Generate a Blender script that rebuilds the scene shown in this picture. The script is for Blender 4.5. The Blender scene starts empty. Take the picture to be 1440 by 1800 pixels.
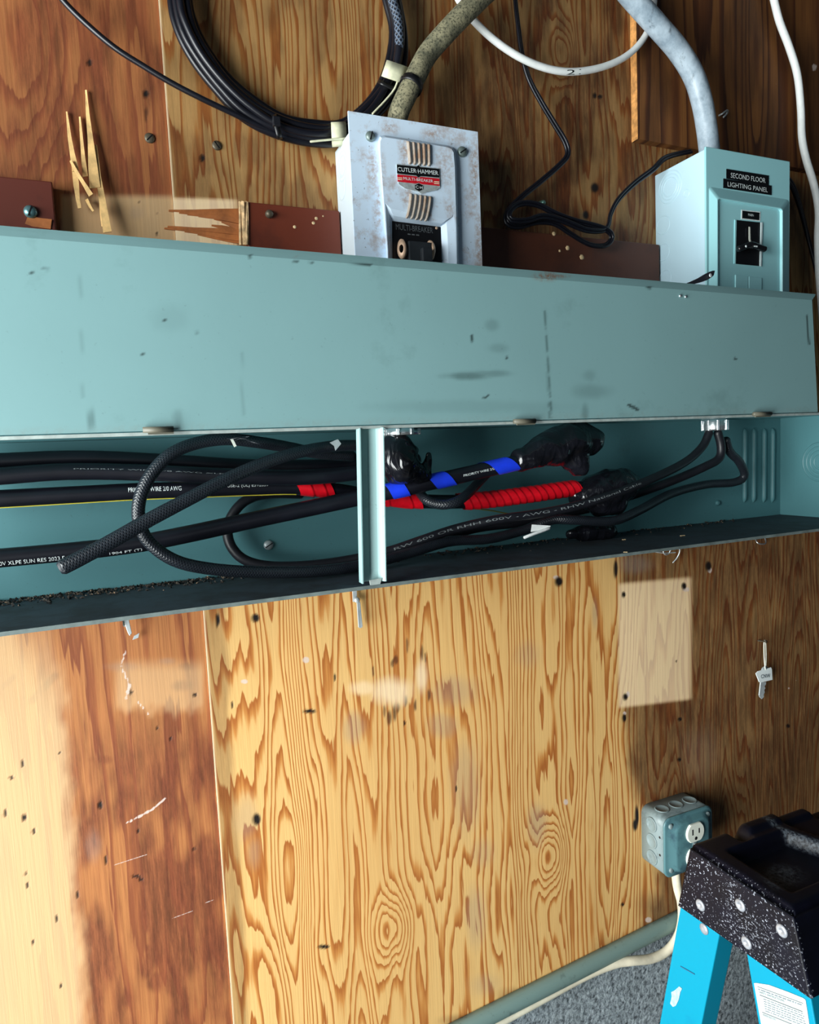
import bpy, bmesh, math, random
import numpy as np
from mathutils import Vector, Matrix, noise as mnoise

# ------------------------------------------------------------------ camera, light, exposure
SC = bpy.context.scene
COL = SC.collection
W_PX, H_PX, FPX = 1440.0, 1800.0, 1197.66
YAW, PITCH, ROLL = 0.40486897, -0.08919193, -0.04503221
CAM = Vector((0.0, -0.80, 1.55))            # 0.8 m off the plywood, eye height
FWD = Vector((math.sin(YAW) * math.cos(PITCH), math.cos(YAW) * math.cos(PITCH), math.sin(PITCH)))
_rt = Vector((math.cos(YAW), -math.sin(YAW), 0)); _up = _rt.cross(FWD)
RIGHT = math.cos(ROLL) * _rt + math.sin(ROLL) * _up
UP = -math.sin(ROLL) * _rt + math.cos(ROLL) * _up

cam_data = bpy.data.cameras.new('camera')
cam = bpy.data.objects.new('camera', cam_data); COL.objects.link(cam)
cam_data.sensor_fit = 'HORIZONTAL'; cam_data.sensor_width = 36.0
cam_data.lens = FPX / W_PX * 36.0
cam_data.clip_start = 0.02
m3 = Matrix((RIGHT, UP, -FWD)).transposed()
cam.matrix_world = Matrix.Translation(CAM) @ m3.to_4x4()
SC.camera = cam

world = bpy.data.worlds.new('world'); SC.world = world; world.use_nodes = True
world.node_tree.nodes['Background'].inputs[0].default_value = (0.55, 0.75, 1.0, 1)
world.node_tree.nodes['Background'].inputs[1].default_value = 0.02

def area(name, loc, target, sx, sy, power, color):
    l = bpy.data.lights.new(name, 'AREA'); l.shape = 'RECTANGLE'; l.size = sx; l.size_y = sy
    l.energy = power; l.color = color
    o = bpy.data.objects.new(name, l); COL.objects.link(o); o.location = loc
    o.rotation_euler = (Vector(target) - Vector(loc)).to_track_quat('-Z', 'Y').to_euler()
    return o
# daylight through the open door at the left, and a weak added fill behind the camera
area('door_daylight', (-1.15, -0.66, 1.22), (0.6, -0.14, 1.30), 1.05, 1.6, 53, (0.95, 1.0, 0.99))
area('rear_fill', (-0.3, -3.2, 1.5), (0.5, 0, 1.25), 1.2, 1.2, 1.2, (0.82, 0.93, 1.0))

vs = SC.view_settings
vs.view_transform = 'Standard'; vs.look = 'None'; vs.gamma = 1.0; vs.use_curve_mapping = False
vs.exposure = 0.85
SC.cycles.max_bounces = 6

# ------------------------------------------------------------------ pixel -> world helpers
def ray(px, py):
    return RIGHT * ((px - W_PX / 2) / FPX) + UP * (-(py - H_PX / 2) / FPX) + FWD
def P(px, py, d=0.0):
    """Point seen at a pixel, d metres in front of the plywood face."""
    r = ray(px, py); t = (0.80 - d) / r.y
    return CAM + r * t
def PX(px, py, x):
    """Point seen at a pixel on the plane of constant x."""
    r = ray(px, py); return CAM + r * ((x - CAM.x) / r.x)
def PZ(px, py, z):
    r = ray(px, py); return CAM + r * ((z - CAM.z) / r.z)
def project(x, y, z):
    dx, dy, dz = x - CAM.x, y - CAM.y, z - CAM.z
    cx = RIGHT.x * dx + RIGHT.y * dy + RIGHT.z * dz
    cy = UP.x * dx + UP.y * dy + UP.z * dz
    cz = FWD.x * dx + FWD.y * dy + FWD.z * dz
    return W_PX / 2 + FPX * cx / cz, H_PX / 2 - FPX * cy / cz
def size_at(p, npx):
    """Length in metres that npx pixels cover at the distance of p."""
    return (Vector(p) - CAM).dot(FWD) / FPX * npx

# ------------------------------------------------------------------ materials
def lin(c):
    return tuple(((v / 255) / 12.92 if v / 255 <= 0.04045 else ((v / 255 + 0.055) / 1.055) ** 2.4) for v in c) + (1.0,)

class Nodes:
    def __init__(self, name):
        self.m = bpy.data.materials.new(name); self.m.use_nodes = True
        self.t = self.m.node_tree; self.b = self.t.nodes['Principled BSDF']
    def n(self, kind, **kw):
        x = self.t.nodes.new(kind)
        for k, v in kw.items(): setattr(x, k, v)
        return x
    def link(self, a, b): self.t.links.new(a, b)
    def val(self, sock, v):
        if hasattr(v, 'is_output'): self.link(v, sock)
        else: sock.default_value = v
    def math(self, op, a, b=0.0, c=0.0, clamp=False):
        x = self.n('ShaderNodeMath', operation=op, use_clamp=clamp)
        self.val(x.inputs[0], a); self.val(x.inputs[1], b); self.val(x.inputs[2], c)
        return x.outputs[0]
    def mix(self, f, a, b, mode='MIX'):
        x = self.n('ShaderNodeMix', data_type='RGBA', blend_type=mode)
        self.val(x.inputs[0], f); self.val(x.inputs[6], a); self.val(x.inputs[7], b)
        return x.outputs[2]
    def ramp(self, f, stops, interp='LINEAR'):
        x = self.n('ShaderNodeValToRGB'); e = x.color_ramp; e.interpolation = interp
        while len(e.elements) < len(stops): e.elements.new(0.5)
        for el, (p, c) in zip(e.elements, stops):
            el.position = p; el.color = c if len(c) == 4 else tuple(c) + (1,)
        self.val(x.inputs[0], f); return x.outputs[0]
    def pos(self):
        return self.n('ShaderNodeNewGeometry').outputs['Position']
    def scaled(self, vec, s, off=(0, 0, 0)):
        x = self.n('ShaderNodeVectorMath', operation='MULTIPLY_ADD')
        self.link(vec, x.inputs[0]); x.inputs[1].default_value = s; x.inputs[2].default_value = off
        return x.outputs[0]
    def noise(self, vec, scale=1.0, detail=2.0, rough=0.5, dist=0.0):
        x = self.n('ShaderNodeTexNoise'); self.link(vec, x.inputs['Vector'])
        x.inputs['Scale'].default_value = scale; x.inputs['Detail'].default_value = detail
        x.inputs['Roughness'].default_value = rough; x.inputs['Distortion'].default_value = dist
        return x.outputs['Fac']
    def attr(self, name):
        return self.n('ShaderNodeAttribute', attribute_name=name).outputs['Fac']
    def bump(self, h, strength=0.3, dist=0.001):
        x = self.n('ShaderNodeBump'); self.val(x.inputs['Height'], h)
        x.inputs['Strength'].default_value = strength; x.inputs['Distance'].default_value = dist
        self.link(x.outputs[0], self.b.inputs['Normal'])
    def out(self, color, rough=0.5, metal=0.0, spec=0.5):
        self.val(self.b.inputs['Base Color'], color); self.val(self.b.inputs['Roughness'], rough)
        self.b.inputs['Metallic'].default_value = metal
        self.b.inputs['Specular IOR Level'].default_value = spec
        return self.m

def plain(name, rgb, rough=0.5, metal=0.0, spec=0.5, var=0.12, scale=40, bump=0.0, bscale=300, bdist=0.0006):
    k = Nodes(name); p = k.pos()
    f = k.noise(p, scale, 4, 0.6)
    c = lin(rgb); lo = tuple(v * (1 - var) for v in c[:3]) + (1,); hi = tuple(min(1, v * (1 + var)) for v in c[:3]) + (1,)
    col = k.ramp(f, [(0.3, lo), (0.7, hi)])
    if bump: k.bump(k.noise(p, bscale, 3, 0.6), bump, bdist)
    return k.out(col, rough, metal, spec)

def painted(name, rgb, dirt=(90, 75, 50), amount=0.5, rough=0.42, lo=0.62, hi=0.75, scale=14, speck=0.0, spec=0.5, extra=None):
    """Painted sheet metal: faint mottling, grime patches and specks."""
    k = Nodes(name); p = k.pos()
    base = k.ramp(k.noise(p, 6, 3, 0.5), [(0.3, tuple(v * 0.93 for v in lin(rgb)[:3])), (0.7, lin(rgb))])
    d = k.ramp(k.noise(p, scale, 6, 0.68), [(lo, (0, 0, 0)), (hi, (1, 1, 1))])
    col = k.mix(k.math('MULTIPLY', d, amount), base, lin(dirt))
    if speck:
        s = k.ramp(k.noise(p, 260, 2, 0.5), [(0.70, (0, 0, 0)), (0.76, (1, 1, 1))])
        col = k.mix(k.math('MULTIPLY', s, speck), col, lin((60, 62, 60)))
    if extra:
        for a_name, a_col, a_amt in extra:
            f_ = k.attr(a_name)
            if a_name == 'rust':
                f_ = k.math('MULTIPLY', f_, k.ramp(k.noise(p, 190, 5, 0.75), [(0.40, (0.12, 0.12, 0.12)), (0.60, (1, 1, 1))]))
            col = k.mix(k.math('MULTIPLY', f_, a_amt), col, lin(a_col))
    k.bump(k.noise(p, 120, 3, 0.6), 0.08, 0.0006)
    return k.out(col, rough, 0, spec)

def wood(name, pale, mid, dark, seed, A=17.0, B=9.0, fx=6.0, fz=1.9, stain_shade=(120, 60, 35), patch=(215, 180, 140), fibre=0.25, jag=0.45, rough=0.62):
    """Rotary-cut fir: contour lines of a stretched height field, sharp on the late-wood side."""
    k = Nodes(name); p = k.pos()
    gx = k.noise(k.scaled(p, (fx * 1.15, 0, 0.22), (seed, 3.1, seed * 0.7)), 1, 2.5, 0.5)
    n2 = k.noise(k.scaled(p, (fx, 0, fz), (seed * 2.3, 7.7, seed)), 1, 1.5, 0.45, 0.25)
    jg = k.noise(k.scaled(p, (48, 0, 4.5), (seed, 0, 0)), 1, 3.0, 0.6)
    h = k.math('MULTIPLY', gx, A)
    h = k.math('MULTIPLY_ADD', n2, B, h)
    h = k.math('MULTIPLY_ADD', jg, jag, h)
    j2 = k.noise(k.scaled(p, (150, 0, 7), (seed, 4, 0)), 1, 2.0, 0.55)
    h = k.math('MULTIPLY_ADD', j2, jag * 0.45, h)
    h = k.math('ADD', h, k.attr('ring'))
    s = k.math('FRACT', h)
    pl, md, dk = lin(pale), lin(mid), lin(dark)
    pl2 = tuple(a * 0.86 + b * 0.14 for a, b in zip(pl, md))
    col = k.ramp(s, [(0.0, pl), (0.38, pl), (0.55, pl2), (0.70, md), (0.88, dk), (0.95, dk), (1.0, pl)])
    fb = k.noise(k.scaled(p, (420, 0, 9), (seed, 0, 0)), 1, 3, 0.65)
    col = k.mix(k.math('MULTIPLY', k.ramp(fb, [(0.42, (0, 0, 0)), (0.72, (1, 1, 1))]), fibre), col, dk)
    cloud = k.noise(k.scaled(p, (5, 0, 2.2), (seed, 1, 0)), 1, 4, 0.6)
    col = k.mix(k.math('MULTIPLY', k.ramp(cloud, [(0.42, (0, 0, 0)), (0.7, (1, 1, 1))]), 0.22), col, md)
    # stains and wear carried by the surface, plus painted upper shade and lit seam
    st = k.attr('stain_shade')
    streak = k.noise(k.scaled(p, (120, 0, 13), (seed, 2, 0)), 1, 6, 0.78)
    stf = k.math('MULTIPLY', st, k.ramp(streak, [(0.25, (0.7, 0.7, 0.7)), (0.55, (1, 1, 1))]))
    stc = k.mix(k.ramp(streak, [(0.35, (0, 0, 0)), (0.68, (1, 1, 1))]), lin(stain_shade), tuple(v * 0.26 for v in lin(stain_shade)[:3]) + (1,))
    col = k.mix(k.math('MULTIPLY', stf, 0.9), col, stc)
    col = k.mix(k.math('MULTIPLY', k.attr('patch'), 0.86), col, lin(patch))
    col = k.mix(k.math('MULTIPLY', k.attr('grey'), 0.36), col, lin((140, 128, 118)))
    wf = k.ramp(k.math('MULTIPLY', k.attr('white'), k.math('ADD', 0.55, fb)), [(0.55, (0, 0, 0)), (0.9, (0.8, 0.8, 0.8))])
    col = k.mix(wf, col, lin((214, 196, 186)))
    hole = k.attr('hole')
    col = k.mix(hole, col, lin((22, 14, 10)))
    hb = k.math('MULTIPLY_ADD', hole, -3.0, k.math('ADD', fb, k.math('MULTIPLY', s, 0.4)))
    k.bump(hb, 0.28, 0.0008)
    return k.out(col, rough, 0, 0.35)

# ------------------------------------------------------------------ mesh helpers
class MB:
    def __init__(self): self.v, self.f, self.uv, self.smooth = [], [], {}, []
    def add(self, vs_, fs_, smooth=False, uvs=None):
        o = len(self.v); self.v += [Vector(q) for q in vs_]
        for i, f in enumerate(fs_):
            if uvs: self.uv[len(self.f)] = uvs[i]
            self.f.append([o + j for j in f]); self.smooth.append(smooth)
        return self
    def box(self, lo, hi):
        x0, y0, z0 = lo; x1, y1, z1 = hi
        v = [(x0, y0, z0), (x1, y0, z0), (x1, y1, z0), (x0, y1, z0), (x0, y0, z1), (x1, y0, z1), (x1, y1, z1), (x0, y1, z1)]
        return self.add(v, [(0, 3, 2, 1), (4, 5, 6, 7), (0, 1, 5, 4), (1, 2, 6, 5), (2, 3, 7, 6), (3, 0, 4, 7)])
    def prism(self, pts, off):
        """Solid between a polygon (front, seen from -off) and its copy shifted by off."""
        n = len(pts); off = Vector(off); a = [Vector(q) for q in pts]
        v = a + [q + off for q in a]
        f = [list(range(n)), list(range(2 * n - 1, n - 1, -1))] + [(i, i + n, (i + 1) % n + n, (i + 1) % n) for i in range(n)]
        return self.add(v, f)
    def loft(self, rings, cap0=True, cap1=True, smooth=False, closed=True):
        n = len(rings[0]); v = [q for r in rings for q in r]; f = []
        for k in range(len(rings) - 1):
            for i in range(n if closed else n - 1):
                j = (i + 1) % n
                f.append((k * n + i, k * n + j, (k + 1) * n + j, (k + 1) * n + i))
        if cap0: f.append(list(range(n - 1, -1, -1)))
        if cap1: f.append([(len(rings) - 1) * n + i for i in range(n)])
        return self.add(v, f, smooth)
    def lathe(self, c, axis, prof, n=24, smooth=True):
        """Profile (radius, distance along axis) spun round the axis through c."""
        c = Vector(c); a = Vector(axis).normalized(); u = a.orthogonal().normalized(); w = a.cross(u)
        rings = [[c + a * h + (u * math.cos(t) + w * math.sin(t)) * max(r, 1e-5) for t in (2 * math.pi * i / n for i in range(n))] for r, h in prof]
        return self.loft(rings, True, True, smooth)
    def tube(self, pts, r, n=14, caps=True):
        """pts: dense world points; r: number or list. UV: u round (0..1), v along in metres."""
        N = len(pts); rr = r if isinstance(r, (list, tuple)) else [r] * N
        T = [(pts[min(i + 1, N - 1)] - pts[max(i - 1, 0)]).normalized() for i in range(N)]
        u = T[0].orthogonal().normalized(); o = len(self.v); s = 0.0; ss = []
        for i in range(N):
            u = (u - T[i] * u.dot(T[i])).normalized(); w = T[i].cross(u)
            if i: s += (pts[i] - pts[i - 1]).length
            ss.append(s)
            for j in range(n):
                a = 2 * math.pi * j / n
                self.v.append(pts[i] + (u * math.cos(a) + w * math.sin(a)) * rr[i])
        for i in range(N - 1):
            for j in range(n):
                j2 = (j + 1) % n
                self.uv[len(self.f)] = [(j / n, ss[i]), ((j + 1) / n, ss[i]), ((j + 1) / n, ss[i + 1]), (j / n, ss[i + 1])]
                self.f.append([o + i * n + j, o + i * n + j2, o + (i + 1) * n + j2, o + (i + 1) * n + j]); self.smooth.append(True)
        if caps:
            for i, sgn in ((0, -1), (N - 1, 1)):
                ring = [o + i * n + j for j in range(n)]
                mid = []
                for j in range(n):
                    self.v.append(pts[i] + (self.v[ring[j]] - pts[i]) * 0.7 + T[i] * sgn * rr[i] * 0.45); mid.append(len(self.v) - 1)
                for j in range(n):
                    q = [ring[j], ring[(j + 1) % n], mid[(j + 1) % n], mid[j]]
                    self.f.append(q if sgn > 0 else q[::-1]); self.smooth.append(True)
                self.f.append(mid if sgn > 0 else mid[::-1]); self.smooth.append(False)
        return self
    def ball(self, c, rx, ry, rz, n=20, m=12):
        c = Vector(c); rings = []
        for k in range(m + 1):
            t = math.pi * k / m; s = max(math.sin(t), 1e-4)
            rings.append([c + Vector((rx * s * math.cos(a), ry * s * math.sin(a), -rz * math.cos(t))) for a in (2 * math.pi * i / n for i in range(n))])
        return self.loft(rings, False, False, True)

ROOT_LOC = {}
def make(name, mb, mat, parent=None, bevel=0.0, solid=0.0, seg=2, sub=0):
    me = bpy.data.meshes.new(name)
    if parent is not None: loc = ROOT_LOC[parent.name]
    else:
        xs = [q.x for q in mb.v]; ys = [q.y for q in mb.v]; zs = [q.z for q in mb.v]
        loc = Vector(((min(xs) + max(xs)) / 2, (min(ys) + max(ys)) / 2, min(zs)))
    me.from_pydata([tuple(q - loc) for q in mb.v], [], mb.f)
    if mb.uv:
        uvl = me.uv_layers.new(name='UVMap')
        for fi, uvs in mb.uv.items():
            for li, uv in zip(me.polygons[fi].loop_indices, uvs): uvl.data[li].uv = uv
    for p_, s in zip(me.polygons, mb.smooth): p_.use_smooth = s
    me.materials.append(mat); me.update()
    o = bpy.data.objects.new(name, me); COL.objects.link(o)
    if parent is None: o.location = loc
    else: o.parent = parent
    ROOT_LOC[o.name] = loc
    if solid:
        s = o.modifiers.new('thickness', 'SOLIDIFY'); s.thickness = solid; s.offset = 0
    if bevel:
        b = o.modifiers.new('edges', 'BEVEL'); b.width = bevel; b.segments = seg; b.limit_method = 'ANGLE'; b.angle_limit = math.radians(35)
        b.harden_normals = False
    if sub:
        s = o.modifiers.new('round', 'SUBSURF'); s.levels = sub; s.render_levels = sub
    return o
def tag(o, label, cat, group=None, kind=None):
    if label: o['label'] = label
    if cat: o['category'] = cat
    if group: o['group'] = group
    if kind: o['kind'] = kind
    return o
def thing(name, loc, label, cat, group=None):
    o = bpy.data.objects.new(name, None); COL.objects.link(o); o.location = loc
    o.empty_display_size = 0.03; ROOT_LOC[o.name] = Vector(loc)
    return tag(o, label, cat, group)
def structure(o):
    o['kind'] = 'structure'; return o

def spline(ctrl, step=0.004):
    """Catmull-Rom through control points (world Vectors), resampled evenly."""
    c = [Vector(q) for q in ctrl]; c = [c[0] * 2 - c[1]] + c + [c[-1] * 2 - c[-2]]
    dense = []
    for i in range(1, len(c) - 2):
        p0, p1, p2, p3 = c[i - 1:i + 3]
        d = max((p2 - p1).length, 1e-6); k = max(6, int(d / 0.002))
        for j in range(k):
            t = j / k
            dense.append(0.5 * ((2 * p1) + (p2 - p0) * t + (2 * p0 - 5 * p1 + 4 * p2 - p3) * t * t + (3 * p1 - p0 - 3 * p2 + p3) * t ** 3))
    dense.append(c[-2]); out = [dense[0]]; acc = 0
    for a, b in zip(dense, dense[1:]):
        acc += (b - a).length
        if acc >= step: out.append(b); acc = 0
    if (out[-1] - dense[-1]).length > step * 0.3: out.append(dense[-1])
    return out
def pxpath(pts, d=None, step=0.004):
    return spline([P(q[0], q[1], q[2] if len(q) > 2 else d) for q in pts], step)
def arclen(pts):
    s = [0.0]
    for a, b in zip(pts, pts[1:]): s.append(s[-1] + (b - a).length)
    return s
def at_len(pts, ss, s):
    s = min(max(s, 0), ss[-1] - 1e-6)
    i = max(0, int(np.searchsorted(ss, s, side='right')) - 1); i = min(i, len(pts) - 2)
    t = (s - ss[i]) / max(ss[i + 1] - ss[i], 1e-9)
    p = pts[i].lerp(pts[i + 1], t)
    T0 = (pts[min(i + 1, len(pts) - 1)] - pts[max(i - 1, 0)]).normalized(); T1 = (pts[min(i + 2, len(pts) - 1)] - pts[i]).normalized()
    T = T0.lerp(T1, t).normalized()
    n = CAM - p; n = (n - T * n.dot(T)).normalized()
    return p, T, n, T.cross(n)
def near_len(pts, ss, px, py):
    best = min(range(len(pts)), key=lambda i: (project(*pts[i])[0] - px) ** 2 + (project(*pts[i])[1] - py) ** 2)
    return ss[best]

# lettering: outlines of the built-in font, measured once while the scene is still small
TEXTS = ['CUTLER·HAMMER', 'MULTI-BREAKER', 'C·H', 'SECOND FLOOR', 'LIGHTING PANEL', 'MAIN', 'PRIORITY WIRE 2/0 AWG', 'TYPE USE-2 (UL) E392639',
         '600V XLPE SUN RES 2023 E', '1904 FT (T)', 'PRIORITY WIRE 2/0 AWG XLPE', 'RW 600 OR RHH 600V - AWG - RHW National Cable', '21', 'CNW',
         'SAFETY INSTRUCTIONS', 'PROPER SELECTION']
GEO = {}
for t_ in TEXTS:
    cu = bpy.data.curves.new('t', 'FONT'); cu.body = t_; cu.size = 1.0; cu.resolution_u = 3
    ob = bpy.data.objects.new('t', cu); COL.objects.link(ob)
    ev = ob.evaluated_get(bpy.context.evaluated_depsgraph_get()); me_ = ev.to_mesh()
    vv = [(q.co.x, q.co.y) for q in me_.vertices]; ff = [list(q.vertices) for q in me_.polygons]
    x0 = min(q[0] for q in vv); x1 = max(q[0] for q in vv); y0 = min(q[1] for q in vv); y1 = max(q[1] for q in vv)
    GEO[t_] = ([((a - x0) / (x1 - x0), (b - y0) / (y1 - y0)) for a, b in vv], ff, (x1 - x0) / (y1 - y0))
    ev.to_mesh_clear(); bpy.data.objects.remove(ob); bpy.data.curves.remove(cu)
def text_flat(mb, body, o, u, v, lift=0.0003):
    """Text filling the parallelogram o, o+u, o+u+v, lifted off its surface."""
    g, f, _ = GEO[body]; o, u, v = Vector(o), Vector(u), Vector(v); n = u.cross(v).normalized() * lift
    return mb.add([o + u * a + v * b + n for a, b in g], f)
def text_quad(mb, body, q, d, lift=0.0004):
    """Text in a pixel quad (bottom-left, bottom-right, top-left) on the plane d in front of the wall."""
    a, b, c = (P(x, y, d) for x, y in q)
    return text_flat(mb, body, a, b - a, c - a, lift)
def text_tube(mb, body, pts, r, s0, s1, ang, h, lift=0.0003):
    g, f, _ = GEO[body]; ss = arclen(pts); out = []
    for a, b in g:
        p, T, n, B = at_len(pts, ss, s0 + (s1 - s0) * a)
        th = -ang - (b - 0.5) * h / r
        out.append(p + (n * math.cos(th) + B * math.sin(th)) * (r + lift))
    return mb.add(out, f)
def band_tube(mb, pts, r, s0, s1, a0=-math.pi, a1=math.pi, lift=0.0005, twist=0.0, n=20, k=None):
    """A strip of tape or paint lying on a tube; twist (rad per metre) winds it."""
    ss = arclen(pts); k = k or max(2, int((s1 - s0) / 0.003)); v = []
    for i in range(k + 1):
        s = s0 + (s1 - s0) * i / k
        p, T, nn, B = at_len(pts, ss, s)
        for j in range(n + 1):
            th = a0 + (a1 - a0) * j / n + twist * (s - s0)
            v.append(p + (nn * math.cos(th) + B * math.sin(th)) * (r + lift))
    f = [(i * (n + 1) + j, i * (n + 1) + j + 1, (i + 1) * (n + 1) + j + 1, (i + 1) * (n + 1) + j) for i in range(k) for j in range(n)]
    return mb.add(v, f, True)
def helix_band(mb, pts, r, s0, width, pitch, turns, ang0, lift=0.0006):
    """Tape wound slantwise round a tube."""
    ss = arclen(pts); k = int(28 * turns); v = []
    for i in range(k + 1):
        th = ang0 + 2 * math.pi * turns * i / k; sc = s0 + pitch * turns * i / k
        for e in (0, 0.5, 1):
            p, T, nn, B = at_len(pts, ss, sc + width * e)
            v.append(p + (nn * math.cos(th) + B * math.sin(th)) * (r + lift))
    f = []
    for i in range(k):
        for j in range(2): f.append((i * 3 + j, i * 3 + j + 1, i * 3 + j + 4, i * 3 + j + 3))
    return mb.add(v, f, True)

def vnoise(x, y, seed=0):
    r = np.random.RandomState(seed).rand(64, 64)
    xi, yi = np.floor(x).astype(int), np.floor(y).astype(int); fx, fy = x - xi, y - yi
    fx = fx * fx * (3 - 2 * fx); fy = fy * fy * (3 - 2 * fy)
    g = lambda a, b: r[a % 64, b % 64]
    return (g(xi, yi) * (1 - fx) + g(xi + 1, yi) * fx) * (1 - fy) + (g(xi, yi + 1) * (1 - fx) + g(xi + 1, yi + 1) * fx) * fy
def fbm(x, y, seed=0):
    return (vnoise(x, y, seed) + 0.5 * vnoise(x * 2.1, y * 2.1, seed + 1) + 0.25 * vnoise(x * 4.3, y * 4.3, seed + 2)) / 1.75
def sstep(a, b, x):
    t = np.clip((x - a) / (b - a), 0, 1); return t * t * (3 - 2 * t)

def set_attr(me, name, arr):
    a = me.attributes.new(name, 'FLOAT', 'POINT'); a.data.foreach_set('value', np.asarray(arr, dtype=np.float32))

CZ = CAM.z
# ------------------------------------------------------------------ palette
GREY_PAINT = (126, 166, 166)
M_floor = plain('floor_concrete', (84, 82, 78), 0.9, var=0.2, scale=6, bump=0.4, bscale=80)
M_steel = plain('zinc_steel', (200, 208, 210), 0.42, 0.45, var=0.2, scale=60, bump=0.1)
M_chrome = plain('bright_zinc', (232, 236, 238), 0.24, 0.9, var=0.1, scale=50)
M_rubber = plain('black_rubber', (24, 25, 31), 0.42, var=0.25, scale=60, bump=0.08, bscale=200)
M_cable = plain('black_cable_jacket', (17, 18, 26), 0.36, var=0.25, scale=40, bump=0.05, bscale=150)
M_ink = plain('white_ink', (215, 225, 225), 0.7, var=0.15, scale=300)
M_ink_dim = plain('worn_white_ink', (120, 128, 130), 0.8, var=0.5, scale=220)
M_tape_red = plain('red_tape', (225, 16, 34), 0.34, var=0.18, scale=90, bump=0.25, bscale=160)
M_tape_blue = plain('blue_tape', (28, 62, 225), 0.34, var=0.12, scale=60)
M_yellow = plain('yellow_stripe', (235, 220, 70), 0.5, var=0.08)
M_white_cable = plain('white_cable_jacket', (242, 246, 244), 0.45, var=0.08, scale=60, bump=0.05)
M_cream_cable = plain('cream_cable_jacket', (214, 205, 182), 0.5, var=0.14, scale=50, bump=0.06)
M_black_plastic = plain('black_plastic', (14, 14, 17), 0.4, var=0.2, scale=60, bump=0.1)
M_paper = plain('paper_tape', (222, 222, 190), 0.75, var=0.14, scale=120)
M_lug = plain('tan_lug', (190, 160, 135), 0.5, 0.3, var=0.2)
M_ivory = plain('ivory_plastic', (222, 226, 214), 0.35, var=0.05)
M_black_label = plain('embossed_label_tape', (13, 13, 15), 0.35, var=0.2)
M_red_badge = plain('red_enamel', (196, 26, 40), 0.35, var=0.12, scale=200)
M_badge_edge = plain('badge_metal', (205, 215, 215), 0.35, 0.5, var=0.2, scale=200)
M_splinter = plain('raw_splinter', (222, 182, 120), 0.7, var=0.3, scale=80, bump=0.4, bscale=250)
M_torn = plain('torn_brown_veneer', (166, 98, 48), 0.65, var=0.4, scale=50, bump=0.4, bscale=180)
M_raw_edge = plain('frayed_end_grain', (204, 172, 128), 0.8, var=0.5, scale=160, bump=0.6, bscale=300)

def tape_black():
    k = Nodes('glossy_black_tape'); p = k.pos()
    k.bump(k.noise(k.scaled(p, (60, 60, 22)), 1, 2, 0.5, 1.5), 0.5, 0.005)
    return k.out(k.ramp(k.noise(p, 40, 3), [(0.3, lin((10, 10, 13))), (0.7, lin((24, 25, 32)))]), 0.17, 0, 0.6)
M_tape_black = tape_black()

def braid(name, a, b, k_r=8, k_v=560, rough=0.38, bmp=0.5):
    """Woven cloth jacket: two crossing helices in the tube's own UV."""
    k = Nodes(name); uv = k.n('ShaderNodeUVMap', uv_map='UVMap').outputs[0]
    s = k.n('ShaderNodeSeparateXYZ'); k.link(uv, s.inputs[0])
    u = k.math('MULTIPLY', s.outputs[0], 2 * math.pi * k_r); v = k.math('MULTIPLY', s.outputs[1], 2 * math.pi * k_v / 2)
    h1 = k.math('SINE', k.math('ADD', u, v)); h2 = k.math('SINE', k.math('SUBTRACT', u, v))
    h = k.math('MAXIMUM', h1, h2)
    n = k.noise(k.pos(), 60, 4, 0.6)
    col = k.mix(k.math('MULTIPLY', k.ramp(h, [(-0.0, (0, 0, 0)), (1.0, (1, 1, 1))]), n), lin(a), lin(b))
    k.bump(h, bmp, 0.0007)
    return k.out(col, rough, 0, 0.55)
M_braid = braid('woven_black_jacket', (20, 23, 29), (48, 55, 63), 9, 700, 0.31, 0.30)
M_sleeve = braid('braided_sleeve', (14, 18, 30), (130, 150, 175), 6, 330, 0.5)
M_loom = braid('old_cloth_jacket', (86, 84, 66), (150, 145, 112), 12, 420, 0.75)

def loom_mat():
    k = Nodes('dirty_cloth_loom'); p = k.pos()
    f = k.noise(p, 55, 6, 0.7); g = k.noise(p, 420, 3, 0.6)
    c = k.mix(k.ramp(f, [(0.38, (0, 0, 0)), (0.62, (1, 1, 1))]), lin((92, 92, 74)), lin((152, 146, 116)))
    c = k.mix(k.ramp(g, [(0.5, (0, 0, 0)), (0.62, (0.8, 0.8, 0.8))]), c, lin((44, 46, 36)))
    k.bump(g, 0.4, 0.0008)
    return k.out(c, 0.75)
M_loom = loom_mat()

# ------------------------------------------------------------------ setting: block wall, floor
def block_mat():
    k = Nodes('painted_block'); p = k.pos()
    v = k.n('ShaderNodeTexVoronoi'); k.link(p, v.inputs['Vector']); v.inputs['Scale'].default_value = 150
    n1 = k.noise(p, 115, 5, 0.75); n2 = k.noise(p, 24, 4, 0.6)
    h = k.math('ADD', k.math('MULTIPLY', n1, 1.4), k.math('MULTIPLY', v.outputs['Distance'], 0.5))
    c = k.ramp(n1, [(0.36, lin((58, 64, 70))), (0.5, lin((150, 160, 166))), (0.66, lin((186, 196, 200)))])
    c = k.mix(k.math('MULTIPLY', k.ramp(n2, [(0.45, (0, 0, 0)), (0.7, (1, 1, 1))]), 0.4), c, lin((120, 130, 132)))
    k.bump(h, 0.9, 0.004)
    return k.out(c, 0.85)
wb = make('wall_back', MB().box((-1.9, 0.018, 0.0), (2.2, 0.20, 2.7)), block_mat()); structure(wb)
fl = make('floor', MB().box((-1.9, -4.0, -0.10), (2.2, 0.20, 0.0)), M_floor); structure(fl)

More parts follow.
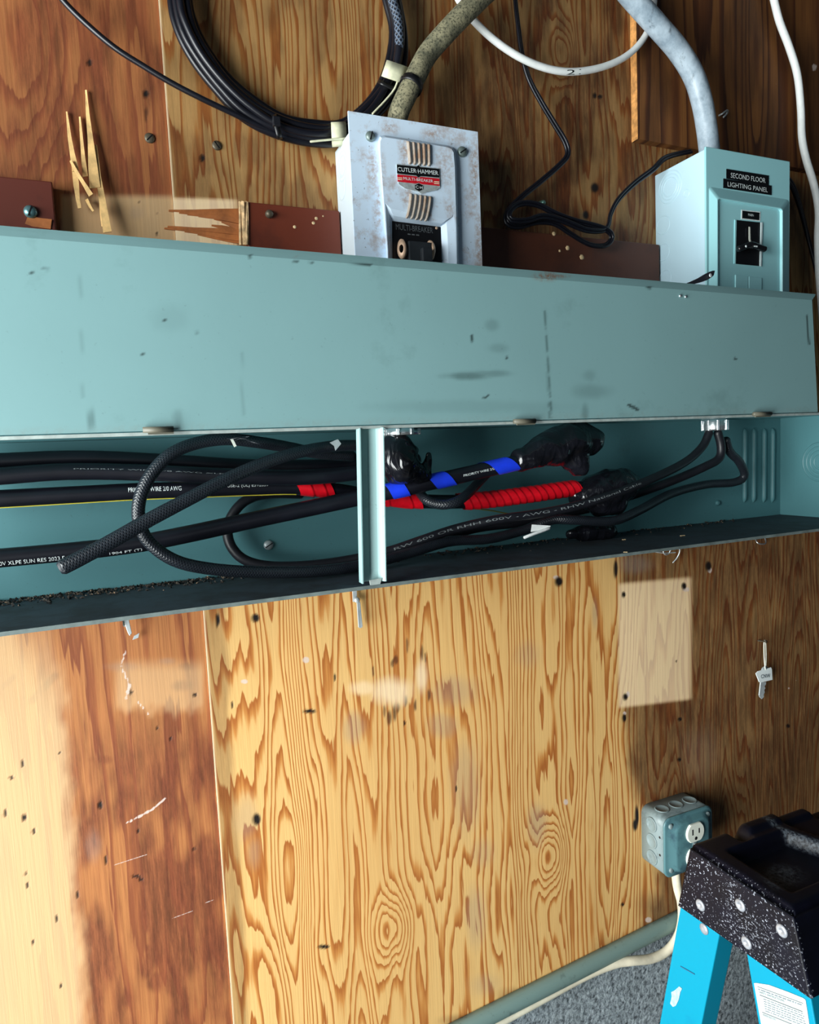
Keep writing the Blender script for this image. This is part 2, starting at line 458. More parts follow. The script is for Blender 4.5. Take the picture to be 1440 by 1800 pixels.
# ------------------------------------------------------------------ plywood sheets
def hole_mask(px, py, spots):
    m = np.zeros_like(px)
    for x, y, rx, ry in spots:
        m = np.maximum(m, 1 - sstep(0.55, 1.15, np.sqrt(((px - x) / rx) ** 2 + ((py - y) / ry) ** 2)))
    return m
def blob_mask(px, py, spots):
    m = np.zeros_like(px)
    for x, y, rx, ry, a in spots:
        e = 1 - sstep(0.3, 1.25, np.sqrt(((px - x) / rx) ** 2 + ((py - y) / ry) ** 2) + 0.45 * (fbm(px / 22, py / 40, 5) - 0.5))
        m = np.maximum(m, e * a)
    return m
def line_mask(px, py, segs):
    m = np.zeros_like(px)
    for x0, y0, x1, y1, w in segs:
        L = math.hypot(x1 - x0, y1 - y0); ux, uy = (x1 - x0) / L, (y1 - y0) / L
        t = np.clip((px - x0) * ux + (py - y0) * uy, 0, L)
        dd = np.hypot(px - x0 - ux * t, py - y0 - uy * t)
        m = np.maximum(m, 1 - sstep(w * 0.4, w, dd))
    return m

def sheet(name, x0, x1, zfun0, z1, y, thick, mat, res, paint, parent=None):
    def graded(a, b, lo, hi):
        out = [a]
        while out[-1] < b - res * 0.5: out.append(out[-1] + (res if lo < out[-1] < hi else max(res, 0.03)))
        out[-1] = b; return np.array(out)
    zlow = min(zfun0(x0), zfun0(x1))
    gx = graded(x0, x1, -0.20, 1.15); t = (graded(zlow, z1, CZ - 1.15, CZ + 0.72) - zlow) / (z1 - zlow)
    nx, nz = len(gx) - 1, len(t) - 1
    X = np.repeat(gx[None, :], nz + 1, 0); Z0 = np.array([zfun0(a) for a in gx])[None, :]
    Z = Z0 + (z1 - Z0) * t[:, None]; Y = np.full_like(X, y)
    verts = np.stack([X, Y, Z], -1).reshape(-1, 3)
    base = len(verts); w = nx + 1
    rim = [j for j in range(nx + 1)] + [i * w + nx for i in range(1, nz + 1)] + [nz * w + j for j in range(nx - 1, -1, -1)] + [i * w for i in range(nz - 1, 0, -1)]
    rv = verts[rim].copy(); rv[:, 1] = y + thick
    loc = np.array([(x0 + x1) / 2, y + thick / 2, min(zfun0(x0), zfun0(x1))])
    allv = np.concatenate([verts, rv]) - loc
    i, j = np.meshgrid(np.arange(nz), np.arange(nx), indexing='ij'); a = (i * w + j).ravel()
    quads = np.stack([a, a + 1, a + w + 1, a + w], -1).tolist()
    n = len(rim)
    for q in range(n): quads.append([rim[(q + 1) % n], rim[q], base + q, base + (q + 1) % n])
    me = bpy.data.meshes.new(name); me.from_pydata(allv.tolist(), [], quads); me.materials.append(mat)
    full = np.concatenate([verts, rv])
    px, py = project(full[:, 0], full[:, 1], full[:, 2])
    for k, arr in paint(px, py, full[:, 0], full[:, 2]).items(): set_attr(me, k, arr)
    o = bpy.data.objects.new(name, me); COL.objects.link(o); o.location = loc; ROOT_LOC[o.name] = Vector(loc)
    return o

seam = 0.0803
def low_edge(x):      # the sheets were cut a little out of level along the bottom
    return CZ - 0.804 + (x - 0.39) * 0.0945

M_ply_left = wood('stained_plywood', (190, 126, 72), (166, 100, 56), (132, 72, 42), 4.3, A=16, B=8, fx=6.0, fz=1.4, stain_shade=(134, 70, 44), patch=(205, 172, 128), fibre=0.6, jag=1.6)
M_ply_mid = wood('golden_plywood', (224, 180, 114), (196, 132, 66), (166, 96, 40), 9.1, A=38, B=14, fx=7.5, fz=2.3, stain_shade=(86, 42, 24), patch=(252, 228, 190), fibre=0.14, jag=1.7)
M_ply_over = wood('brown_overlay_plywood', (142, 92, 46), (106, 60, 28), (72, 38, 18), 15.7, A=16, B=6, fx=6, fz=0.9, stain_shade=(70, 42, 24), fibre=0.4)

def ring_bumps(x, z, knots):
    r = np.zeros_like(x)
    for px, py, rx, rz, a in knots:
        c = P(px, py, 0)
        r += a * np.exp(-(((x - c.x) / rx) ** 2 + ((z - c.z) / rz) ** 2))
    return r

def paint_left(px, py, x, z):
    n = fbm(px / 45, py / 120, 11); n2 = fbm(px / 14, py / 30, 21)
    up = 1 - sstep(400, 520, py)
    # below the trough the stain stops along a wavering line and leaves the sheet bare towards the door
    edge = 128 + (py - 1400) * 0.075 + 26 * (n - 0.5) + 18 * (n2 - 0.5) - 60 * sstep(1340, 1100, py) * 0
    lower = sstep(600, 1000, py)
    bare = lower * (1 - sstep(edge - 26, edge + 12, px)) * sstep(1120, 1330, py + 160 * (1 - px / 160) + 120 * (n - 0.5))
    clean = sstep(195, 215, px) * (1 - sstep(352, 362, px)) * sstep(1150, 1185, py) * (1 - sstep(1235, 1262, py + 26 * (n2 - 0.5))) * lower
    strip = up * sstep(0, 14, py - (335 + px * 0.012)) * sstep(104, 112, px)
    stain_shade = lower * (1 - bare) * (0.30 + 0.85 * sstep(0.35, 0.7, n) * sstep(1180, 1420, py)) * (1 - 0.75 * clean)
    stain_shade = np.maximum(stain_shade, up * (0.55 + 0.4 * sstep(0.4, 0.75, n)) * (1 - strip))  # upper part stained, and darkened further to paint in the shade there
    stain_shade = np.maximum(stain_shade, 0.85 * lower * line_mask(px, py, [(56, 1232, 96, 1188, 9), (84, 1290, 98, 1332, 8), (6, 1208, 24, 1190, 7)]))
    stain_shade = np.maximum(stain_shade, blob_mask(px, py, [(262, 1668, 14, 16, 1), (296, 1678, 16, 24, 1), (274, 1726, 22, 26, 1), (222, 1758, 16, 34, 1), (322, 1205, 24, 12, 1), (330, 1172, 18, 10, 0.8), (180, 1335, 34, 14, 0.9)]))
    patch = np.clip(0.85 * bare + 0.55 * clean + 0.95 * strip, 0, 1)
    grey = blob_mask(px, py, [(165, 1490, 16, 34, 0.9), (240, 375, 14, 14, 0.7), (215, 1172, 34, 9, 0.8), (292, 1162, 16, 6, 0.9)]) * 0.8
    white = line_mask(px, py, [(221, 1143, 213, 1170, 3.4), (213, 1170, 228, 1205, 3.6), (228, 1205, 221, 1228, 4.5), (241, 1232, 262, 1256, 3), (224, 1446, 268, 1423, 3.6), (268, 1423, 292, 1402, 3)]) * (0.45 + 0.9 * vnoise(px / 3.2, py / 3.2, 61))
    white = np.maximum(white, 0.8 * line_mask(px, py, [(200, 1521, 258, 1502, 1.6), (282, 1624, 340, 1600, 1.6), (362, 1587, 384, 1580, 1.5)]))
    hole = hole_mask(px, py, [(158, 110, 5, 7), (231, 1217, 4, 4), (343, 1221, 4, 4), (106, 1323, 2.2, 2.2), (40, 1342, 3, 7), (21, 1367, 5, 3), (9, 1430, 3, 9), (43, 1437, 4, 8), (60, 1461, 4, 6),
                              (45, 1536, 2.5, 5), (48, 1556, 3, 6), (136, 1573, 3, 7), (101, 1614, 2.5, 7), (58, 1656, 3, 5), (107, 1733, 2.5, 5), (240, 1540, 9, 3), (248, 1546, 4, 4), (186, 1512, 3, 9), (177, 1415, 5, 8),
                              (342, 1492, 2.5, 4), (247, 355, 2, 2), (276, 376, 2, 2), (277, 411, 2.5, 2.5), (257, 165, 6, 8), (301, 1298, 3, 3), (277, 1220 + 60, 3, 3), (243, 1460, 3, 4)])
    hole = np.maximum(hole, 0.6 * hole_mask(px, py, [(258, 200, 3, 16)]))
    return dict(ring=ring_bumps(x, z, [(60, 60, 0.05, 0.12, 5)]), stain_shade=np.clip(stain_shade, 0, 1), patch=patch, grey=grey, white=white, hole=hole)

def paint_mid(px, py, x, z):
    n = fbm(px / 40, py / 90, 31); n2 = fbm(px / 12, py / 30, 41)
    lower = sstep(700, 950, py)
    # dark varnished zone on the right, its border wandering down the sheet; a paler square where a box hung
    edge = np.interp(py, [930, 1000, 1240, 1300, 1360, 1450, 1560, 1640, 1800], [1082, 1084, 1092, 1102, 1112, 1142, 1150, 1118, 1090])
    dark = lower * sstep(-14, 22, px - edge + 30 * (n - 0.5) + 14 * (n2 - 0.5))
    sq = lower * sstep(1084, 1092, px) * (1 - sstep(1208, 1220, px)) * sstep(0, 10, py - (1022 - (px - 1087) * 0.09)) * (1 - sstep(0, 8, py - (1240 - (px - 1087) * 0.12)))
    halo = lower * sstep(1090, 1098, px) * (1 - sstep(1200, 1225, px)) * sstep(1010, 1030, py)* (1 - sstep(1215, 1250, py))
    stain_shade = dark * (0.80 + 0.25 * n)
    stain_shade = np.maximum(stain_shade, lower * 0.55 * (1 - sstep(386, 402, px - (py - 1065) * 0.062 + 14 * (n - 0.5))))
    stain_shade *= (1 - 0.96 * sq)
    stain_shade = np.maximum(stain_shade, 0.95 * hole_mask(px, py, [(716, 1134, 2.5, 15), (742, 1148, 3, 16), (748, 1156, 2, 10), (696, 1160, 5, 9), (690, 1166, 3, 8), (684, 1262, 5, 15), (694, 1252, 4, 18), (700, 1244, 3, 10), (754, 1222, 3, 12), (730, 1240, 2.5, 12), (713, 1232, 3, 12), (676, 1250, 3, 12), (656, 1180, 2, 10)]))
    upper = 1 - sstep(400, 600, py)
    strip = upper * sstep(0, 8, py - (344 + (px - 300) * 0.03)) * (1 - sstep(405, 425, px))
    stain_shade = np.maximum(stain_shade, upper * (1 - strip) * (0.55 + 0.25 * sstep(0.35, 0.7, n) + 0.2 * sstep(600, 900, px)))  # stain above the trough also paints in the upper wall's shade
    bottom = blob_mask(px, py, [(1165, 1600, 50, 46, 0.7), (1100, 1665, 60, 26, 0.5), (930, 1752, 60, 18, 0.55), (820, 1795, 60, 14, 0.6)])
    stain_shade = np.maximum(stain_shade, bottom * lower)
    patch = np.clip(0.66 * sq + 0.80 * strip + 0.9 * (x < seam + 0.0012) + blob_mask(px, py, [(690, 1215, 40, 26, 0.75), (742, 1190, 12, 34, 0.7), (640, 1210, 30, 14, 0.5)]), 0, 1)  # pale line at the seam paints the light caught by the sheet edge
    grey = blob_mask(px, py, [(622, 1278, 22, 34, 1), (800, 1215, 44, 34, 0.9), (780, 1275, 30, 24, 0.9), (818, 1380, 30, 90, 0.8), (432, 1440, 26, 50, 0.9), (446, 1500, 16, 36, 0.9), (945, 1450, 18, 46, 1.0),
                              (836, 1610, 20, 60, 0.9), (1115, 992, 34, 18, 1), (1046, 1078, 6, 30, 1), (930, 1150, 26, 28, 0.6), (850, 1500, 24, 30, 0.6), (850, 1730, 30, 22, 0.6), (1230, 1330, 40, 60, 0.4)]) * lower
    white = blob_mask(px, py, [(538, 1160, 10, 9, 1), (430, 1198, 10, 7, 1), (1140, 1617, 9, 8, 1), (1104, 1220, 5, 8, 1), (995, 1410, 6, 8, 0.9)])
    hole = hole_mask(px, py, [(450, 1086, 8, 9), (452, 1440, 8, 12), (545, 1250, 13, 4), (590, 1190, 2, 8), (712, 1271, 2.5, 5), (803, 1386, 2, 6), (383, 170 + 920, 4, 14), (570, 1664, 12, 4), (1083, 1000, 4, 18),
                              (356, 278, 5, 8), (380, 255, 1, 1), (1097, 1045, 4, 6), (1203, 1030, 5, 7), (1100, 1225, 5, 7), (983, 1022, 8, 10), (1098, 1262, 4, 8), (1196, 1264, 4, 4), (1386, 1276, 4, 4), (1190, 1100 + 62, 2, 2),
                              (1246, 995, 6, 10), (1117, 1450, 5, 12), (1120, 1435, 4, 22), (1195, 1335, 4, 4), (1046, 168, 4, 6), (1055, 170, 5, 4), (1030, 378, 6, 9), (1046, 330, 8, 10), (408, 1240, 2, 8), (1095, 1590, 3, 4)])
    white = np.maximum(white, blob_mask(px, py, [(978, 1015, 8, 6, 1), (1206, 1036, 9, 6, 1), (1248, 1002, 6, 8, 1), (1098, 1262 - 8, 5, 5, 1), (1400, 1196, 1, 1, 1), (1387, 1210, 3, 3, 1)]) * 0.9)
    ring = ring_bumps(x, z, [(968, 1505, 0.030, 0.050, 6), (690, 1632, 0.026, 0.045, 5), (990, 95, 0.02, 0.04, 5)])
    return dict(ring=ring, stain_shade=np.clip(stain_shade, 0, 1), patch=patch, grey=grey, white=white, hole=hole)

ply_l = sheet('plywood_sheet', -0.95, seam, low_edge, CZ + 0.82, 0.0012, 0.0165, M_ply_left, 0.0022, paint_left)
tag(ply_l, 'reddish stained plywood sheet with a bare pale strip and splintered hole, ending at the seam', 'plywood sheet')
ply_m = sheet('plywood_sheet', seam + 0.0004, 1.55, low_edge, CZ + 0.82, -0.0006, 0.0183, M_ply_mid, 0.0021, paint_mid)
tag(ply_m, 'wide golden plywood sheet with swirling grain and a pale square patch, behind the trough', 'plywood sheet')

# overlaid board, upper corner above the grey panel
oc = P(1122, 244, 0.013); od = P(1440, 302, 0.013)
def paint_over(px, py, x, z):
    n = fbm(px / 40, py / 120, 51)
    return dict(ring=ring_bumps(x, z, [(1330, 120, 0.05, 0.3, 4)]), stain_shade=0.25 + 0.5 * sstep(0.4, 0.7, n), patch=np.zeros_like(px), grey=np.zeros_like(px), white=blob_mask(px, py, [(1432, 118, 6, 9, 1), (1366, 145, 3, 6, 0.8)]),
                hole=hole_mask(px, py, [(1192, 58, 3, 3)]))
ply_o = sheet('plywood_board', oc.x, 1.55, lambda x: oc.z + (x - oc.x) * (od.z - oc.z) / (od.x - oc.x), CZ + 0.82, -0.013, 0.0122, M_ply_over, 0.006, paint_over)
tag(ply_o, 'brown plywood board nailed over the wide sheet, its cut edge above the lighting panel', 'plywood board')
make('cut_edge', MB().box((oc.x - 0.0007, -0.0128, oc.z), (oc.x + 0.0003, -0.0008, CZ + 0.82)), plain('sawn_ply_edge', (206, 146, 82), 0.8, var=0.5, scale=90, bump=0.3), ply_o)['label'] = 'pale sawn edge'

# splintered veneer on the left sheet
def sliver(pts, d0, d1, mat=M_splinter, t=0.0012, parent=ply_l):
    n = len(pts); q = [P(x, y, d0 + (d1 - d0) * i / (n - 1)) for i, (x, y) in enumerate(pts)]
    mb = MB(); mb.prism(q, (0, t, 0))
    return make('splinter', mb, mat, parent)
def blade(path, w0, w1, d0, d1, mat=M_splinter, parent=ply_l, wmid=None, name='splinter'):
    """A torn strip of veneer along a pixel path, w pixels wide, lifting from d0 to d1."""
    mb = MB(); n = len(path); L = []; R = []
    for i, (x, y) in enumerate(path):
        t = i / (n - 1); w = w0 + (w1 - w0) * t
        if wmid: w += wmid * math.sin(math.pi * t)
        w *= 0.85 + 0.3 * random.Random(int(x * 7 + y)).random()
        a = path[max(i - 1, 0)]; b = path[min(i + 1, n - 1)]; dx, dy = b[0] - a[0], b[1] - a[1]; l = math.hypot(dx, dy)
        nx, ny = dy / l, -dx / l; d = d0 + (d1 - d0) * t
        L.append(P(x - nx * w / 2, y - ny * w / 2, d)); R.append(P(x + nx * w / 2, y + ny * w / 2, d + 0.0006))
    mb.loft([[L[i], R[i], R[i] + Vector((0, 0.0014, 0)), L[i] + Vector((0, 0.0014, 0))] for i in range(n)])
    return make(name, mb, mat, parent)
blade([(151, 158), (154, 200), (159, 245), (163, 290), (167, 330)], 3, 20, 0.002, 0.010)
blade([(167, 255), (173, 310), (181, 360), (189, 408)], 8, 15, 0.004, 0.016)
blade([(117, 196), (122, 240), (127, 270), (133, 300)], 3, 13, 0.002, 0.009)
blade([(124, 282), (135, 303), (147, 322), (160, 343)], 4, 8, 0.010, 0.018)
blade([(131, 296), (134, 325), (137, 352), (140, 366)], 10, 6, 0.008, 0.010)
blade([(140, 205), (143, 240), (146, 275), (150, 310)], 3, 9, 0.002, 0.006)
blade([(152, 350), (158, 362), (164, 371)], 5, 3, 0.006, 0.014)
blade([(176, 350), (177, 372), (180, 398)], 4, 3, 0.008, 0.013)

# round plugs and small bolts in the upper sheets
def screw_head(name, px, py, d, r, mat, label, cat, parent=None, slot=None, h=0.004):
    c = P(px, py, d); mb = MB().lathe(c, (0, -1, 0), [(r * 1.0, -0.0015), (r, h * 0.4), (r * 0.75, h * 0.85), (r * 0.3, h), (0, h)], 20)
    o = make(name, mb, mat, parent)
    if label: tag(o, label, cat)
    if slot is not None:
        u = Vector((math.cos(slot), 0, math.sin(slot))); w = Vector((-math.sin(slot), 0, math.cos(slot))); n = Vector((0, -h - 0.0002, 0))
        q = [c + n + u * r * 0.85 + w * r * 0.1, c + n + u * r * 0.85 - w * r * 0.1, c + n - u * r * 0.85 - w * r * 0.1, c + n - u * r * 0.85 + w * r * 0.1]
        make('slot', MB().prism(q, (0, 0.0006, 0)), M_black_plastic, o)
    return o
M_dullscrew = plain('dull_screw', (92, 84, 70), 0.5, 0.5, var=0.3)
screw_head('screw', 263, 243, -0.001, 0.0052, M_dullscrew, 'flat dull screw head in the reddish plywood, just above the bare strip', 'screw', slot=0.8, h=0.0022)
screw_head('screw', 381, 256, 0.001, 0.0050, M_dullscrew, 'flat dull screw head in the striped plywood under the cable coil', 'screw', slot=2.2, h=0.0022)

# ------------------------------------------------------------------ brown painted boards behind the trough's cover
M_board = painted('maroon_board_paint', (98, 44, 32), (48, 24, 18), 0.7, 0.5, 0.5, 0.68, 9)
M_board2 = painted('brown_board_paint', (112, 48, 28), (52, 26, 20), 0.7, 0.5, 0.52, 0.7, 9)
M_board3 = painted('dark_brown_board_paint', (88, 46, 28), (44, 24, 16), 0.6, 0.55, 0.5, 0.7, 9)
def board(x0, x1, z0, z1, t, mat, label):
    o = make('wooden_board', MB().box((x0, -t, z0), (x1, -0.0008, z1)), mat, None, bevel=0.0012)
    return tag(o, label, 'board')
bl = board(-0.75, P(92, 325, 0.017).x, CZ + 0.16, P(92, 319, 0.017).z, 0.017, M_board, 'maroon painted board stub with a bolt and broken corner, beside the splintered plywood')
bm_ = board(P(432, 356, 0.012).x, P(594, 372, 0.012).x + 0.002, CZ + 0.10, P(500, 361, 0.012).z, 0.012, M_board2, 'reddish brown painted board with a torn end, beside the old breaker box')
br = board(P(846, 392, 0.012).x, 0.752, CZ + 0.10, P(1000, 414, 0.012).z, 0.012, M_board3, 'dark brown painted board between the two breaker boxes, under the looped black cord')
# torn end of the middle board
rnd = random.Random(3)
for k in range(7):
    x = 421 + k * 2.3
    blade([(x, 353 + rnd.random() * 3), (x + 0.6, 375), (x + 0.8, 400), (x + 1.2, 430)], 2.6, 3.2, 0.009 + rnd.random() * 0.006, 0.008 + rnd.random() * 0.008, M_raw_edge, bm_, name='frayed_strip')
rnd = random.Random(8)
for (xl, ya, yb_) in ((300, 370, 372), (318, 374, 378), (330, 377, 383), (352, 380, 388), (378, 385, 394), (388, 390, 400), (372, 396, 405), (300, 398, 408), (288, 401, 413), (320, 407, 419), (345, 412, 424), (395, 405, 414)):
    xl += rnd.uniform(-6, 6); m1, m2 = xl + (424 - xl) * 0.35, xl + (424 - xl) * 0.7
    blade([(xl, ya), (m1, ya + (yb_ - ya) * 0.3 + rnd.uniform(-1, 1)), (m2, ya + (yb_ - ya) * 0.7 + rnd.uniform(-1, 1)), (425, yb_)], 2.5, rnd.uniform(9, 13), 0.0012, 0.002 + rnd.random() * 0.003, M_torn, bm_, name='torn_veneer')
blade([(47, 385), (60, 390), (74, 392), (90, 394)], 16, 16, 0.0175, 0.0180, M_torn, bl, name='torn_patch')
cb = screw_head('bolt', 54, 373, 0.017, 0.0062, plain('teal_bolt', (120, 165, 170), 0.3, 0.7, var=0.3, scale=120), None, None, None, slot=1.2, h=0.005)
tag(cb, 'bright bolt head on the maroon board stub', 'bolt')
screw_head('bolt', 473, 377, 0.012, 0.0045, M_dullscrew, 'dark bolt head in the reddish brown board with the torn end', 'bolt', h=0.006)
screw_head('nail', 947, 361, 0.001, 0.0042, plain('teal_nail', (110, 150, 140), 0.4, 0.6), 'greenish nail head holding up the looped black cord', 'nail', h=0.014)
M_chip = plain('bare_wood_chip', (226, 196, 150), 0.8, var=0.3, scale=200)
for (x, y, rx, ry, par) in ((551, 392, 3, 8, bm_), (556, 384, 3, 3, bm_), (518, 399, 3, 4, bm_), (568, 380, 1.5, 3, bm_)):
    make('paint_chip', MB().lathe(P(x, y, 0.0121), (0, -1, 0), [(size_at(P(x, y), rx), 0), (size_at(P(x, y), rx) * 0.8, 0.0006)], 8), M_chip, par)
for (x, y, r) in ((998, 436, 4.5), (1023, 452, 5), (984, 441, 2.5), (974, 411, 4)):
    make('paint_chip', MB().lathe(P(x, y, 0.0121), (0, -1, 0), [(size_at(P(x, y), r), 0), (size_at(P(x, y), r) * 0.7, 0.0008)], 7), M_chip, br)

# ------------------------------------------------------------------ wireway trough
TX0, TX1, TD = -0.64, 1.0165, 0.16
ZB, ZT = CZ - 0.1335, CZ + 0.0262
M_trough = painted('shaded_grey_trough_paint', (86, 138, 144), (60, 80, 80), 0.35, 0.45, 0.6, 0.75, 12, 0.25)  # same paint as the cover, darkened to carry the trough's inner shade
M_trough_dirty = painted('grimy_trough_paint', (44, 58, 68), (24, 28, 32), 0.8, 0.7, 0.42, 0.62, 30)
M_bare_edge = plain('bare_sheet_edge', (190, 202, 198), 0.4, 0.4, var=0.2, scale=80)
trough = thing('wireway_trough', (0.2, -0.08, ZB), 'long grey sheet-metal wiring trough hanging open across the plywood', 'wiring trough')
T = 0.0016
make('back_panel', MB().box((TX0, -0.0022, ZB), (TX1, -0.0008, ZT)), M_trough, trough)
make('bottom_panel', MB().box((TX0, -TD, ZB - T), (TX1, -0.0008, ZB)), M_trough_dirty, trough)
make('bottom_lip', MB().box((TX0, -TD - 0.0012, ZB - 0.003), (TX1, -TD, ZB + 0.0006)), plain('grubby_sheet_edge', (104, 116, 114), 0.6, 0.1, var=0.3, scale=60), trough)
make('top_panel', MB().box((TX0, -TD, ZT), (TX1, -0.0008, ZT + T)), M_trough, trough)
hb0, hb1 = P(0, 770, TD + 0.001), P(1440, 727, TD + 0.001)
def hz(x): return hb0.z + (hb1.z - hb0.z) * (x - hb0.x) / (hb1.x - hb0.x)
mbt = MB(); mbt.prism([(TX0, -TD - 0.001, hz(TX0) - 0.0016), (TX1 + 0.05, -TD - 0.001, hz(TX1) - 0.0016), (TX1 + 0.05, -TD - 0.001, hz(TX1) + 0.0012), (TX0, -TD - 0.001, hz(TX0) + 0.0012)], (0, 0.008, 0))
make('top_flange', mbt, M_bare_edge, trough)
ep = make('end_plate', MB().box((TX1, -TD, ZB), (TX1 + 0.0014, -0.0008, ZT)), M_trough, trough)
make('end_plate', MB().box((TX0 - 0.0014, -TD, ZB), (TX0, -0.0008, ZT)), M_trough, trough)  # unseen left end, added to close the trough and cut grazing light
def ring_emboss(parent, c, axis, r, w=0.0009, mat=None, h=0.0004, name='knockout'):
    mb = MB(); c = Vector(c); a = Vector(axis).normalized(); u = a.orthogonal().normalized(); q = a.cross(u); n = 40
    rings = []
    for rr, hh in ((r - w, 0), (r - w * 0.3, h), (r + w * 0.3, h), (r + w, 0)):
        rings.append([c + a * hh + (u * math.cos(2 * math.pi * i / n) + q * math.sin(2 * math.pi * i / n)) * rr for i in range(n)])
    mb.loft(rings, False, False, True)
    return make(name, mb, mat, parent)
kc = PX(1443, 812, TX1)
for rr in (0.030, 0.024, 0.0175, 0.011): ring_emboss(ep, kc + Vector((-0.0001, 0, 0)), (-1, 0, 0), rr, 0.0016, M_trough, 0.0014)
bp = [o for o in trough.children if o.name.startswith('back_panel')][0]
for x in (1309, 1325, 1343, 1358):       # embossed stiffening ribs at the end of the back
    a, b = P(x, 752, 0.0024), P(x - 1, 884, 0.0024)
    mb = MB(); w = 0.0036
    rings = []
    for k in range(25):
        t = k / 24; p = a.lerp(b, t); e = min(1, min(t, 1 - t) * 14); e = math.sqrt(max(0, 1 - (1 - e) ** 2))
        rings.append([p + Vector((w * (e * 0.9 + 0.02) * math.cos(q), -0.0048 * e * math.sin(q), 0)) for q in [math.pi * i / 8 for i in range(9)]])
    mb.loft(rings, False, False, True, closed=False); make('rib', mb, M_trough, bp)
screw_head('screw', 472, 958, 0.0022, 0.0058, M_steel, None, None, bp, slot=0.5, h=0.004)
screw_head('rivet', 1261, 884, 0.0022, 0.0042, M_trough, None, None, bp, h=0.004)
screw_head('rivet', 742, 756 + 190, 0.0022, 0.002, M_trough, None, None, bp, h=0.002)
# strap that bridges the opening
s0, s1 = P(632, 758, TD + 0.002), P(674, 758, TD + 0.002)
w = (s1.x - s0.x); xs = s0.x; zt, zb_ = CZ + 0.0245, P(650, 1024, TD).z
prof = [(0, -0.0005), (0.0012, -0.0005), (0.0014, 0.0085), (0.004, 0.0105), (0.011, 0.0092), (0.019, 0.0055), (w - 0.0024, 0.001), (w - 0.001, -0.0022), (w, -0.0022), (w, 0.001), (w - 0.002, 0.004), (0.019, 0.0075), (0.011, 0.0112), (0.004, 0.0125), (0.0002, 0.0105)]
mb = MB(); tilt = P(637, 1025, TD + 0.002).x - xs
mb.loft([[Vector((xs + a, -TD - 0.002 + b, zt)) for a, b in prof], [Vector((xs + tilt + a, -TD - 0.002 + b, zb_)) for a, b in prof]])
stp = make('centre_strap', mb, painted('strap_paint', (150, 186, 186), (90, 104, 100), 0.3, 0.4, 0.62, 0.75, 25, 0.2), trough)
make('strap_tab', MB().prism([P(650, 1020, TD + 0.001), P(672, 1016, TD + 0.001), P(668, 1028, TD + 0.001), P(652, 1031, TD + 0.001)], (0, 0.002, 0)), M_bare_edge, stp)

# cover, swung up on its hinge
M_cover = painted('grey_cover_paint', (128, 166, 168), (78, 104, 100), 0.38, 0.4, 0.58, 0.74, 9, 0.15,
                  extra=[('rust', (128, 82, 48), 0.9), ('smudge', (52, 74, 72), 0.75), ('scratch', (34, 46, 44), 0.9)])
def cover():
    A0, A1 = P(0, 765, TD + 0.003), P(1437, 724, TD + 0.003)
    B0, B1 = P(0, 415, TD - 0.004), P(1427, 528, TD - 0.004)
    L0, L1 = P(0, 398, TD - 0.008), P(1434, 518, TD - 0.008)
    xl = TX0
    def at(a, b, x): return a + (b - a) * ((x - a.x) / (b.x - a.x))
    nx, nz = 520, 74; rows = []
    for k in range(nz + 1):
        t = k / nz; a = at(A0, A1, xl).lerp(at(B0, B1, xl), t); b = A1.lerp(B1, t)
        rows.append([a.lerp(b, i / nx) for i in range(nx + 1)])
    for q in (0.25, 0.6, 1.0):
        rows.append([at(B0, B1, xl).lerp(at(L0, L1, xl), q).lerp(B1.lerp(L1, q), i / nx) for i in range(nx + 1)])
    rows.append([p + Vector((0, 0.012, -0.002)) for p in rows[-1]])
    w = nx + 1; v = [p for r in rows for p in r]
    f = [(i * w + j, i * w + j + 1, (i + 1) * w + j + 1, (i + 1) * w + j) for i in range(len(rows) - 1) for j in range(nx)]
    mb = MB().add(v, f)
    o = make('cover', mb, M_cover, trough, solid=0.0014)
    X = np.array([[q.x, q.y, q.z] for q in v]); px, py = project(X[:, 0], X[:, 1], X[:, 2])
    n = fbm(px / 10, py / 10, 71)
    set_attr(o.data, 'rust', np.clip(blob_mask(px, py, [(957, 487, 24, 9, 1.0), (985, 486, 20, 5, 0.7), (520, 452, 5, 4, 0.4)]) + 0.22 * sstep(14, 2, (762 - px * 0.0265) - py) * n, 0, 1))
    set_attr(o.data, 'smudge', np.clip(blob_mask(px, py, [(820, 661, 48, 8, 0.75), (862, 657, 40, 7, 0.5), (1040, 688, 40, 16, 0.35), (865, 572, 14, 12, 0.35), (875, 612, 22, 10, 0.3), (160, 738, 8, 24, 0.6), (312, 735, 10, 16, 0.4), (1028, 725, 7, 18, 0.5), (1036, 660, 14, 12, 0.3), (300, 560, 40, 30, 0.15), (820, 715, 200, 14, 0.2)])
             + 0.8 * line_mask(px, py, [(957, 540, 960, 590, 4), (960, 590, 963, 640, 3), (963, 640, 968, 734, 4.5)]) * sstep(0.3, 0.6, fbm(px / 5, py / 9, 81)) + 0.25 * line_mask(px, py, [(140, 440, 146, 700, 2), (424, 620, 428, 730, 3)]), 0, 1))
    set_attr(o.data, 'scratch', line_mask(px, py, [(286, 558, 292, 566, 1.8), (344, 580, 345, 586, 1.8), (250, 624, 253, 621, 2.2), (829, 590, 828, 606, 1.8), (888, 626, 893, 633, 2.0), (436, 450, 440, 452, 3), (514, 458, 522, 459, 2.5), (544, 460, 549, 461, 2.5), (610, 465, 650, 467, 1.8),
                                         (78, 472, 84, 475, 2.5), (50, 482, 58, 480, 1.8), (82, 520, 92, 523, 1.6), (1417, 555, 1422, 605, 2), (1137, 506, 1144, 507, 2.5), (1290, 630, 1293, 632, 2.5), (1105, 712, 1120, 720, 3.5), (850, 700, 860, 694, 2)]))
    return o
cv = cover()
